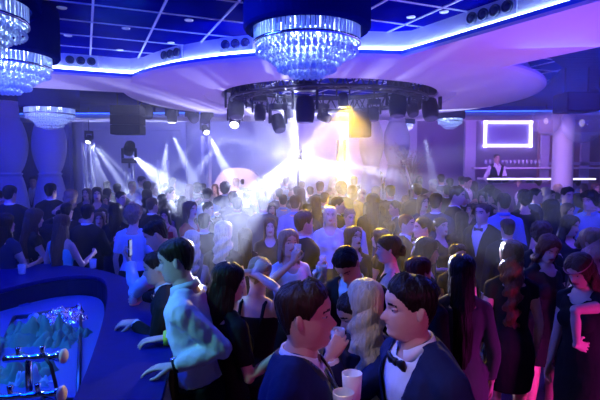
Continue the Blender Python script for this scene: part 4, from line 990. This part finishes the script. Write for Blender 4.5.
# x, y of the head's top, head height, code = sex outfit colour hairstyle haircolour, facing
G('''
-2 190 16 mSnsD 150 | short-haired man in a dark jacket cut by the left edge
10 185 19 mSksK 180 | dark jacket seen from behind, first big back at the far left, pale collar
33 176 16 mSnsK 20 | dark-suited man facing us in front of the second bulging column m1
50 183 17 mSksK 170 | man from behind hugging his neighbour in front of the bulging column m2
3 213 23 fDnlD 150 | long-haired woman at the left edge by the bar
35 208 21 fDklB 140 | woman with long light tipped hair and bare arms at the left bar end m1
46 205 16 fDkuK 0 | woman with hair pinned up, facing us behind the bare-armed woman
62 214 22 fKtlB 175 | brown-haired woman in a turquoise strapless top seen from behind at the bar m1
71 189 17 fDkwG 160 | wavy fair-haired woman left of the leftmost truss tower
67 203 18 mSksK 180 | dark-haired man from behind, left of the widest dark back
88 204 20 mSksK 180 | man with the widest dark back and a pale collar behind the bar
87 188 12 fDkoB 0 | pale-faced bob-haired woman below the leftmost truss tower
97 187 14 fDnlD 20 | blue-lit woman's face just right of the leftmost truss tower m1
99 212 15 fDklB 20 | woman facing us close beside the widest dark back
107 181 10 mSgsD 180 | smallest dark head right of the leftmost truss tower
107 188 13 mSksD 190 | dark head in front of the smallest one right of the leftmost truss tower
117 183 12 mSkrK 190 | cropped dark head below and left of the short truss tower
104 195 14 fDkoD 40 | bob-haired woman turned right below the left stage beams
102 208 16 fDulD 30 | woman with long hair facing right, left of the curly blonde
121 191 15 mHgrK 60 | dark-haired man in a grey shirt looking right, under the short truss tower
115 203 18 fDklK 175 | long black hair seen from behind, left of the curly blonde
132 181 11 mHwsG 10 | small man in a white shirt under the short truss tower
142 176 11 mHpsB 80 | tallest small head above the crowd right of the short truss tower
147 181 12 mHwsD 190 | man in a white shirt from behind right of the short truss tower
155 182 11 fTcoY 60 | bright fair-haired woman in a cream top under the downward white beam
147 189 14 fDkwK 200 | dark wavy-haired woman in front of the white-shirted man from behind
166 183 10 mSgsD 200 | small dark head left of the tall white shirt, under the stage beam
172 178 11 mHwqB 160 | tall man in a white shirt right of the downward white beam
170 187 13 mSkqK 90 | man with a dark quiff looking right in front of the tall white shirt
162 194 14 fDkwK 190 | dark-haired woman under the tall white shirt
152 197 17 mSkrB 150 | cropped brown-haired man with a pale collar, above the man with the raised phone
133 205 21 fTpcG 180 | curly blonde woman in a pale blue top seen from behind
165 209 17 fKroK 0 | dark-haired bob woman in a red strapless top facing us
182 196 14 fDkoD 200 | bob-haired head left of the woman in the red dress
189 201 19 fDrlB 60 | long-haired woman in a red dress turned right
190 184 11 fTcoY 150 | fair-haired figure in a cream top left of the curved booth
197 183 11 mSkcD 170 | curly dark head at the left end of the curved booth
192 230 22 fDgwY 200 | pale wavy-haired woman right behind the white-shirted man at the bar
203 183 10 mSgrD 180 | small cropped head in front of the booth's left end
207 188 14 mHbsD 190 | man in a blue shirt from behind, left of the yellow-lit clothes
215 184 10 fTcoB 0 | pale-faced woman in a cream top in front of the booth
225 182 12 mSgcB 170 | curly brown head in front of the booth, left of centre
230 176 9 mSksK 180 | highest small head against the white booth
236 178 11 mHwsG 190 | fair cropped head against the right side of the booth
243 177 10 mSgsD 160 | small grey-jacketed head over the booth's right end
251 179 10 fTpbG 30 | woman with a bun at the right end of the booth
260 177 10 mHpsG 190 | pale small head just right of the booth
252 187 11 fTyoY 170 | yellow-topped blonde in the beam right of the booth
233 191 15 mSgsB 180 | large blurred head in the white beam, middle left of the crowd
215 196 12 fTywY 90 | blonde in a yellow top among the dark suits at left centre
208 202 15 mSkqD 80 | man with a dark quiff looking right, beside the yellow top
204 213 18 mSksK 180 | dark head seen from behind between the red dress and the pale-haired woman
237 197 16 mSnsD 185 | man from behind in a navy jacket crossing the wide white beam
247 191 12 fDgbD 160 | small head with a bun above the wide white beam
263 196 17 mSnsK 190 | man with dark hair from behind at the lower edge of the wide white beam
271 203 15 fDuoD 20 | bob-haired woman facing us above the long-haired woman in black
270 218 21 fDklB 5 | woman facing us with long brown hair and black top, left of drinking woman
279 188 12 mSgsD 180 | dark head under the bright flare, left side
283 194 14 mHbrD 190 | cropped man in a blue shirt below the bright flare
295 195 17 mHbsB 175 | man from behind with broad blue shirt below the bright flare
277 182 10 fTwoG 150 | pale head with a bob right in the glow of the flare
286 176 9 mHwsG 180 | smallest pale head directly under the flare
291 182 10 fTpuG 180 | pale pinned-up hair under the flare, right of the smallest
297 186 12 mSgsB 180 | hazy brown head in the middle under the flare
268 188 12 mHpsB 170 | hazy head in a pale shirt left of the flare's centre line
223 221 26 fDkwY 170 | wavy blonde in a black dress seen from behind with bare arms, left of centre
245 228 23 fDklK 185 | woman with long black hair from behind, beside the wavy blonde in black
302 181 10 mHwsG 180 | pale-shirted small head just right of the flare
310 186 12 mSgrD 190 | hazy cropped head right of the flare
320 181 12 mSgsB 170 | brown head in the yellow glow, left one
333 176 12 fTcoY 20 | yellow-lit fair woman standing tall under the yellow beam
301 188 13 fDgoB 170 | bob-haired head in front of the hazy ones at the middle
341 182 13 mSgcB 200 | curly head directly under the yellow beam
325 192 14 mHpsB 160 | yellowish hazy man in a pale shirt left of the yellow beam's foot
352 185 13 fTywG 150 | wavy-haired woman with a yellow edge right of the yellow beam
354 176 10 mSgsD 180 | small head behind the yellow-edged wavy hair
316 196 15 fDuoB 180 | bob-haired woman from behind above the long-haired blonde
307 203 16 mSgrK 180 | cropped man in a grey jacket behind the yellow-rimmed man
338 197 17 mSksD 90 | man in profile looking right in the yellow light
350 209 13 mHbsG 20 | fair man in a light blue shirt behind the talking woman
330 206 20 fTplY 0 | woman with long blonde hair and a pale blue top facing us
362 189 12 fTcoY 0 | yellow-lit face right of the yellow beam's foot
373 193 18 fDklD 180 | woman with long dark hair from behind, tall dark shape right of the yellow light
376 186 13 mSgsG 150 | hazy head behind the tall dark shape at right of the yellow light
367 175 9 mHpsD 180 | tiny head at the foot of the left bulging column of the pair
379 171 10 mSkbK 180 | highest head with a top knot between the paired bulging columns
387 177 9 mSksD 180 | tiny dark head right of the top knot
393 179 10 mSksK 170 | small dark head at the foot of the right bulging column
400 178 11 mSgcD 180 | small curly head left of the blossom tree
390 185 14 mSksK 190 | dark head below the paired bulging columns
396 201 17 mSnqD -90 | man in profile looking left, blue-lit, right of the tall dark shape
380 206 18 fDklK 190 | long black hair below the tall dark shape
382 228 25 fDklB -120 | brown-haired woman with a yellow rim behind the bare-shouldered woman
389 220 19 mSnsD 200 | blue-lit head of a man above the bare-shouldered woman
418 176 11 mSkcK 180 | curly dark head below the blossom tree
417 183 14 mSksD 190 | dark-jacketed man in front of the curly head below the blossom tree
433 179 16 mHcsY -60 | blond man in a cream shirt lit yellow, looking left, right of the blossom tree
441 174 9 mSgsD 180 | tiny head right behind the yellow-lit blond man
450 178 11 mSksK 180 | small dark head right of the yellow-lit blond man
447 185 12 mSksK 170 | dark head in front of the small one, right of the yellow-lit man
462 176 12 mSksK 180 | dark head left of the pink-faced man near the pillar
468 177 13 mSnsD 40 | pink-faced man turned right by the pale wall strip
474 181 11 fDkoD 180 | bob-haired head right of the pink-faced man
457 186 19 mSkqD 70 | man in a black suit and white shirt turned right, below the pink-faced man
423 195 16 fDnlB 20 | long-haired woman in blue light facing us, left of the side-parted man
436 193 19 mSnsK 150 | man with thick dark hair and a pale collar, second row right of centre
406 195 14 fDkuG 170 | pinned-up fair hair left of the long-haired woman in blue light
483 192 13 fDkoK -40 | dark bob looking left above the suited man with a bow tie
490 176 12 mSksK 180 | dark head in front of the bartender's left arm
490 185 12 fDkcD 180 | curly-haired head below the bartender
468 203 15 fDuuD -20 | pinned-up dark hair facing us left of the suited man with a bow tie
462 211 20 fDklK 180 | long dark hair from behind, left of the suited man with a bow tie
483 203 21 mSksB -50 | man in a black suit and bow tie, white shirt front, before the blue shirt
400 202 14 fDkoR 40 | auburn bob facing right beside the blue-lit profile
406 214 22 mSksR 60 | auburn man in a dark suit looking right, above the slick blond man
424 217 24 mSksK -90 | dark-haired man in a dark suit in profile looking left, blue face
440 217 22 fDkuD 30 | smiling woman with pinned-up hair, blue face, right of the blue-faced man
505 176 11 mSksD 170 | dark head right of the bartender
518 177 13 mSnsB -30 | man turned left below the glowing panel's right end
530 179 10 fDkbD 180 | small head with a bun left of the round column
538 178 11 mSksK 180 | small dark head touching the round column's left side
561 180 9 mSkcD 180 | tiny curly head right at the foot of the round column
546 187 13 fTywY 170 | yellow-lit blonde at the left foot of the round column
558 184 12 fTyoY 170 | yellow-lit bob at the right foot of the round column
551 190 13 mSksD 20 | dark-haired man between and below the two yellow-lit blondes
535 188 15 mSnsK 60 | man looking right, left of the yellow-lit blondes
577 178 13 mHbsK 190 | dark-haired man in a blue shirt right of the round column
584 184 11 mSgsD 180 | grey-jacketed head right of the blue shirt by the column
596 183 13 fDuoR 0 | pink-faced auburn woman at the right edge under the white lattice
568 187 16 mHbqK 10 | man with a black quiff in a blue shirt facing us at right
556 192 13 mSkrK 180 | cropped black head left of the quiffed man in blue
525 190 19 fDkcK 170 | woman with curly black hair from behind, right of the broad blue shirt
578 193 13 fDkoK 170 | dark bob right of the quiffed man in blue
590 191 19 mHbcK -60 | man with curly black hair in a blue shirt looking left near the right edge
504 193 19 mHbsD 180 | man seen from behind in a broad blue shirt, right of centre
551 199 21 fDklK 180 | woman with a tall fall of black hair from behind at right
568 203 17 fDkoB 20 | bob-haired woman's face above the pale upturned face
585 208 19 fDulD 190 | long dark purple-lit hair right of the pale upturned face
571 215 23 fDklD 30 | woman with long dark hair and a pale upturned face at right
508 218 20 mSkrB 180 | cropped brown head from behind in front of the broad blue shirt
541 222 26 fDkcB 170 | curly brown-haired woman in a dark dress from behind at right
458 243 24 fDkuD 10 | forehead of a woman just above the long black hair in the right foreground
428 237 31 fDkoD 80 | woman in profile looking right with a dark bob, above the near bow tie man
''')
def crowd_person(px, py, hh, code, yaw, label, pose=None):
    fem = code[0] == 'f'; outfit = OUT[code[1]]
    if pose is None: pose = rnd.choice(['m0', 'm0', 'm1', 'm2', 'm3'] if hh < 20 else ['m0', 'm1', 'm2'])
    hair = HS[code[3]]; hc = code[4]
    root0, s, used = template(fem, outfit, pose, hair)
    if used[0]: r_ = copy_tree(root0)
    else: r_ = root0; used[0] = True
    d = 126.0 / hh; z = P(px, py, d).z
    zmin, zmax = (1.56, 1.86) if fem else (1.66, 1.95)
    slope = (P(px, py, 10).z - CAMZ) / 10
    if z > zmax and slope < -.001: d = (zmax - CAMZ) / slope
    if z < zmin: d = (zmin - CAMZ) / slope
    d = min(d, 12.6)
    d = sep(px, py, d, .40)
    hy = s.p['head'][0]
    set_place(r_, s.top, px, py, d, yaw - hy)
    cols = dict(c1=CLOTH[COL[code[2]]])
    for ch in r_.children:
        n = ch.name.split('.')[0]
        if n == 'hair':
            ch.data = hair_me(hair, fem, 1 + (len(placed) % 3)); set_mat(ch, 0, HAIR[hc])
        elif n in ('jacket', 'dress', 'top'):
            set_mat(ch, 0, cols['c1'])
            if len(ch.material_slots) > 1: set_mat(ch, 1, cols['c1'])
        elif n == 'shirt' and outfit == 'shirt': set_mat(ch, 0, cols['c1'])
        elif n == 'collar' and outfit == 'shirt': set_mat(ch, 0, cols['c1'])
        if n == 'bow_tie' and len(placed) % 3 == 0: bpy.data.objects.remove(ch)
    tag(r_, label, 'person', 'guests in the dance floor crowd'); return r_
# ------------------------------------------------------------------ the people near the camera, each built on its own
def near(px, py, d, yaw, label, hands=None, dmin=.3, **p):
    p.setdefault('vox', .0085); p.setdefault('hi', True)
    s0 = Sk(p); w_ = P(px, py, d); sc = w_.z / s0.top.z; Rz = Matrix.Rotation(R(yaw), 3, 'Z'); m = Rz @ Vector(s0.top) * sc
    loc = Vector((w_.x - m.x, w_.y - m.y, 0)); Ri = Rz.transposed(); hd = {}
    for q, h in (hands or {}).items():
        W = h[0] if isinstance(h[0], Vector) else P(*h[0]); e = dict(h[1]); e['wrist'] = Ri @ ((W - loc) / sc)
        for k in ('fdir', 'palm', 'pole'):
            if k in e: e[k] = Ri @ Vector(e[k])
        hd[q] = e
    p['hands'] = hd
    r_, s = make_person(p); r_.location = loc; r_.scale = (sc,) * 3; r_.rotation_euler = (0, 0, R(yaw)); tag(r_, label, 'person')
    placed.append((loc.x, loc.y)); return r_, s, sc
def world(r_, s, sc, v): return Matrix.Translation(r_.location) @ Matrix.Rotation(r_.rotation_euler.z, 4, 'Z') @ Matrix.Scale(sc, 4) @ v
def grip(r_, s, sc, q):                  # the middle of a closed hand
    S, E, W, fd, pn, cu, sp = s.arms[q]; return world(r_, s, sc, W + fd * .075 + pn * .038)

# the man in the white shirt at the bar
A = near(173, 238, 2.8, -92, 'man in white shirt with a watch leaning both hands on the bar', {'L': (PZ(174, 366, 1.155), dict(fdir=(-1, .12, -.12), palm=(0, 0, -1), curl=.22, spread=.22, pole=(.5, 0, -1))),
        'R': (PZ(163, 338, 1.15), dict(fdir=(-1, -.1, -.12), palm=(0, 0, -1), curl=.3, spread=.2, pole=(.8, .4, -.6)))}, lean=11, head=(0, 2, 0), outfit='shirt', c2='white', c3='black', hair='short', hcol='D', seed=2)
rA, sA, cA = A
def wrist_ring(s, root, q, t, r_, h, name, m):
    S, E, W = s.arms[q][:3]; c = E.lerp(W, t); ax = (W - E).normalized(); mb = MB(); mb.tube([c - ax * h / 2, c - ax * h / 4, c + ax * h / 4, c + ax * h / 2], [r_, r_ + .003, r_ + .003, r_], 20); return add_child(root, name, mb, [m]), c, ax
o, c, ax = wrist_ring(sA, rA, 'L', .97, .036, .026, 'watch', M_BLK); o['label'] = 'dark wrist watch'
m = MB(); n_ = ax.orthogonal().normalized(); up = Vector((0, 0, 1)); up = (up - ax * up.dot(ax)).normalized(); m.tube([c + up * .034, c + up * .042, c + up * .045], [.019, .02, .016], 18); add_child(rA, 'watch_face', m, [M_CHR])
BAND = mat('lime_band', (.5, .85, .05), .5); o, c, ax = wrist_ring(sA, rA, 'R', .93, .040, .03, 'wristband', BAND); o['label'] = 'lime green festival wristband'
m = MB(); m.tube([c + Vector((0, 0, -.03)), c + Vector((0, -.005, -.07)), c + Vector((.0, -.01, -.13))], [(.014, .002), (.014, .002), (.012, .002)], 8, side=ax); add_child(rA, 'band_tail', m, [BAND])
# the suited man beside him
B = near(155, 251, 3.4, -88, 'man in dark suit bent over the bar, half hidden by the white shirt', {'L': (PZ(134, 322, 1.15), dict(fdir=(-1, 0, -.1), palm=(.1, .3, -1), curl=.5, pole=(.6, -.4, -.6))),
        'R': (PZ(143, 297, 1.17), dict(fdir=(-1, .1, .0), palm=(0, -1, 0), curl=.8, pole=(.6, .4, -.6)))}, lean=20, head=(0, -8, 0), outfit='suit', c1='black', hair='short', hcol='K', seed=5)
PH = near(150, 221, 4.15, -88, 'man in pale shirt raising a phone beyond the two at the bar', {'L': ((130, 262, 4.05), dict(fdir=(-.5, 0, 1), palm=(1, .3, .3), curl=.7, pole=(.3, -.6, -1)))},
          lean=13, head=(0, 16, 0), outfit='shirt', c2='pale', hair='short', hcol='K', seed=8)
# left centre
near(229, 262, 2.85, 128, 'dark haired woman in black, back turned, between white shirt and near navy suit', {'R': ((284, 350, 2.7), dict(curl=.5, pole=(-.4, -.2, -1)))},
     fem=True, outfit='tee', c1='black', hair='bob', hcol='K', head=(-18, 6, 0), seed=11)
near(262, 257, 3.3, 165, 'bare-shouldered woman in a black top holding her head with one raised arm', {'L': ((252, 272, 3.15), dict(fdir=(.5, .2, .6), palm=(.7, .5, -.2), curl=.5, pole=(-1, 0, -.2))), 'R': ((256, 274, 3.1), dict(fdir=(.4, .3, .5), palm=(.3, 1, 0), curl=.5, pole=(1, -.6, -.9)))},
     fem=True, outfit='tank', c1='black', hair='updo', hcol='G', head=(0, 25, 0), lean=6, seed=13)
E_ = near(288, 229, 4.2, 28, 'woman in a white tee drinking from a glass of red drink, in the centre', {'R': ((293, 262, 3.92), dict(fdir=(.25, -.1, 1), palm=(.6, .9, .1), curl=.75, pole=(-1, -.3, -.8)))},
      fem=True, outfit='tee', c1='white', hair='bob', hcol='G', head=(-6, -4, 0), seed=17)
YR = near(303, 211, 4.9, 125, 'man in dark jacket with yellow rimmed brown hair behind the drinking woman', {'R': ((318, 273, 4.6), dict(fdir=(.2, .2, 1), palm=(1, .6, 0), curl=.75, pole=(-.4, -.3, -1)))}, outfit='suit', c1='black', hair='quiff', hcol='B', seed=19, vox=.011)
TW = near(352, 226, 4.9, 22, 'woman in black talking with her mouth open, yellow light on her hair', fem=True, outfit='tee', c1='black', hair='long', hcol='B', head=(10, -6, 0), open=True, seed=21, vox=.011)
J_ = near(341, 252, 3.15, -22, 'man in a dark suit bowing his head over his glass, centre', {'R': ((314, 290, 2.95), dict(fdir=(.1, .1, 1), palm=(1, -.3, 0), curl=.75, pole=(-1, 0, -.8)))}, lean=10, head=(-8, 34, -6), outfit='suit', tie=False, c2='pale', c1='black', hair='quiff', hcol='K', seed=23)
near(389, 234, 3.9, -105, 'woman with bare shoulders and pinned dark hair facing left, yellow rim light', fem=True, outfit='tank', c1='black', hair='updo', hcol='D', seed=25, head=(0, 5, 0))
# foreground group
F = near(302, 281, 1.78, 80, 'nearest man in a navy suit, profile to the right', {'R': ((326, 426, 1.62), dict(fdir=(1, .1, .4), palm=(0, 1, .1), curl=.7, pole=(-.3, -.4, -1)))},
         lean=3, head=(8, -2, 0), outfit='suit', c1='navy', hair='quiff', hcol='D', seed=31, vox=.007, tie=False, satin=True, vwid=.13)
rF, sF, cF = F
m = MB(); m.tube([(0, -.085, .49), (0, -.135, .42), (0, -.147, .30), (0, -.14, .15)], [(.016, .01), (.02, .006), (.03, .005), (.036, .005)], 10, side=(1, 0, 0)); m.xf(sF.T); add_child(rF, 'tie', m, [SATIN])
G_ = near(348, 292, 2.38, -75, 'man drinking, hand at his mouth, between navy suit and long blonde hair', {'L': ((330, 357, 2.1), dict(fdir=(.55, .25, .8), palm=(.2, 1, .1), curl=.75, pole=(-.6, -.5, -1)))},
          lean=8, head=(0, 20, 0), outfit='suit', c1='navy', hair='short', hcol='D', seed=33)
near(366, 279, 2.35, 178, 'woman with very long blonde hair in dark lace, seen from behind in the foreground', fem=True, outfit='sleeved', c1='lace', hair='wavy', hcol='Y', hlen=.72, hseed=4, head=(8, 0, 0), seed=35)
near(412, 275, 1.88, -70, 'nearest man in navy suit with bow tie, facing left', {}, lean=11, head=(-14, -7, 0), outfit='suit', c1='navy', hair='quiff', hcol='K', seed=37, vox=.007, vwid=.3)
near(418, 255, 3.1, 125, 'slick blond man with blue collar just behind the near bow tie man', outfit='suit', c1='black', c2='blue', hair='cropped', hcol='R', seed=39)
near(462, 254, 3.15, 172, 'woman with long dark hair in grey dress, right of near bow tie man', fem=True, outfit='sleeved', c1='grey', hair='long', hcol='K', hlen=.56, hseed=2, seed=41, hem=-.42)
near(512, 240, 3.7, 176, 'woman with long reddish hair in a short black dress, back turned', {}, fem=True, outfit='dress', c1='black', hair='wavy', hcol='R', hlen=.46, hseed=3, seed=43, head=(-14, 0, 0))
near(552, 236, 4.1, 12, 'wavy haired woman in black dress looking down, legs lit pink, at right', fem=True, outfit='dress', c1='black', hair='wavy', hcol='R', hlen=.25, head=(-10, 26, 0), seed=45)
WH = near(576, 255, 3.3, -62, 'woman in black dress and headband, head bowed, hand on her hip', {'L': ((577, 345, 3.15), dict(fdir=(.9, .3, -.3), palm=(.2, 1, -.2), curl=.3, pole=(-1, -.4, 0)))}, fem=True, outfit='dress', c1='black', hair='wavy', hcol='B', hlen=.34, head=(0, 28, 0), seed=47)
rW, sW, cW = WH
mb = MB(); mb.tube([head_pt(2 * PI * k / 48, .150 + .012 * math.cos(2 * PI * k / 48) * -1, 0.017, True) for k in range(48)], [(.006, .003)] * 48, 8, side=(0, 0, 1), closed=True); mb.xf(sW.H); add_child(rW, 'headband', mb, [mat('pink_headband', (.5, .2, .25), .6)])
near(593, 227, 3.9, 28, 'fair-haired person at the right edge holding a hand to their ear', {'R': ((585, 264, 3.68), dict(fdir=(.1, .2, 1), palm=(.9, .5, 0), curl=.35, pole=(-.6, -.3, -1)))}, fem=True, outfit='tee', c1='plum', hair='updo', hcol='G', head=(6, 0, 0), seed=49)

order = sorted(CROWD, key=lambda c: -c[2])
for (px, py, hh, code, yaw, lab, _) in order:
    pose = None
    if lab[-3:] in (' m0', ' m1', ' m2', ' m3'): pose = lab[-2:]; lab = lab[:-3]
    crowd_person(px, py, hh, code, yaw, lab, pose)
# the bartender on the raised floor behind the back bar
pb = dict(outfit='shirt', c2='white', hair='short', hcol='D', vox=.014, hands={'R': dict(wrist=(-.30, -.2, 1.02), curl=.5), 'L': dict(wrist=(.1, -.35, 1.08), curl=.7)})
rb_, sb = make_person(pb); w_ = P(497, 154, 13.4); zf = w_.z - sb.top.z; rb_.location = (w_.x, 13.4, zf)
tag(rb_, 'bartender in a white shirt and dark waistcoat behind the back bar', 'person')
mb = MB(); torso(sb, mb, .0, .46, .02, flare=[(-.06, .19, .14, .01)]); v_ = cut(remesh(mb, .014, 3), V_test(sb, .2, .3)); o = add_child(rb_, 'waistcoat', v_, [CLOTH['black']]); o.modifiers.new('t', 'SOLIDIFY').thickness = .005
structure(MB().box((6.0, 13.85, zf / 2 - .01), (5.0, 1.3, zf - .02)).build('floor_raised', M_FLOOR))
# ------------------------------------------------------------------ drinks and small things
def tumbler(p, r, h, m_glass, m_drink, fill, label, cat='glass', name='tumbler', group=None, tilt=None):
    e = empty(name, p, 0, label, cat, group)
    MB().lathe([(0, 0), (r * .8, 0), (r * .85, .004), (r, h), (r * .94, h), (r * .8, .008), (0, .008)], 24).build('glass' if cat == 'glass' else 'cup_wall', m_glass, e, smooth=True)
    if m_drink: MB().lathe([(0, .01), (r * .78, .01), (r * (.78 + .15 * fill), h * fill), (0, h * fill)], 20).build('drink', m_drink, e, smooth=True)
    if tilt: e.rotation_euler = tilt
    return e
M_BEER = mat('beer', (.9, .6, .08), .1, trans=.3); M_RED = mat('red_drink', (.6, .03, .02), .1, trans=.2); M_PLA = mat('white_plastic', (.85, .85, .88), .35); M_FOAM = mat('foam', (.9, .85, .7), .8)
g = grip(*E_, 'R'); tumbler(g + Vector((0, 0, -.03)), .03, .10, M_GLS, M_RED, .6, 'glass of red drink held to her lips by the drinking woman', group=None)
g = grip(*YR, 'R'); tumbler(g + Vector((0, 0, -.03)), .034, .12, M_GLS, M_BEER, .85, 'upper yellow-lit beer glass, behind the bowed head in the centre')
g = grip(*J_, 'R'); tumbler(g + Vector((0, 0, -.03)), .034, .11, M_GLS, M_BEER, .85, 'lower yellow-lit beer glass, left of the bowed head in the centre')
g = grip(*B, 'R'); tumbler(g + Vector((0, 0, -.045)), .035, .09, M_GLS, None, 0, 'clear tumbler held over the bar by the man in the dark suit')
g = grip(*F, 'R'); tumbler(g + Vector((-.005, 0, -.03)), .037, .095, M_PLA, None, 0, 'white plastic cup at the bottom edge, nearer of the two', 'cup', 'plastic_cup')
tumbler(g + Vector((.035, .10, -.005)), .037, .095, M_PLA, None, 0, 'white plastic cup at the bottom edge, further of the two', 'cup', 'plastic_cup')
g = grip(*G_, 'L'); tumbler(g + Vector((0, 0, -.03)), .033, .09, M_GLS, None, 0, 'glass in the hand of the man drinking between the navy suit and the blonde')
g = grip(*PH, 'L'); e = empty('phone', g, 0, 'phone held up at left by the man in the pale shirt', 'phone'); MB().box((0, 0, .03), (.012, .07, .14)).build('case', M_BLK, e, bevel=.003); MB().box((.0065, 0, .03), (.001, .062, .125)).build('screen', mat('phone_screen', (.1, .1, .15), .1, emit=(.5, .6, 1), es=.6), e)
for px, py, lb in ((93, 264, 'glass on the far side of the bar before the widest back'), (22, 270, 'glass standing on the bar at far left')):
    p = PZ(px, py + 4, 1.10); tumbler(p, .04, .10, M_GLS, None, 0, lb)
p = PZ(15, 300, .90); crumple('bar_cloth', 12, 303, .90, .2, .06, .03, mat('dark_bar_cloth', (.05, .1, .4), .8), 'crumpled blue cloth on the worktop at far left', 'cloth', seed=21)
bpy.context.view_layer.update()
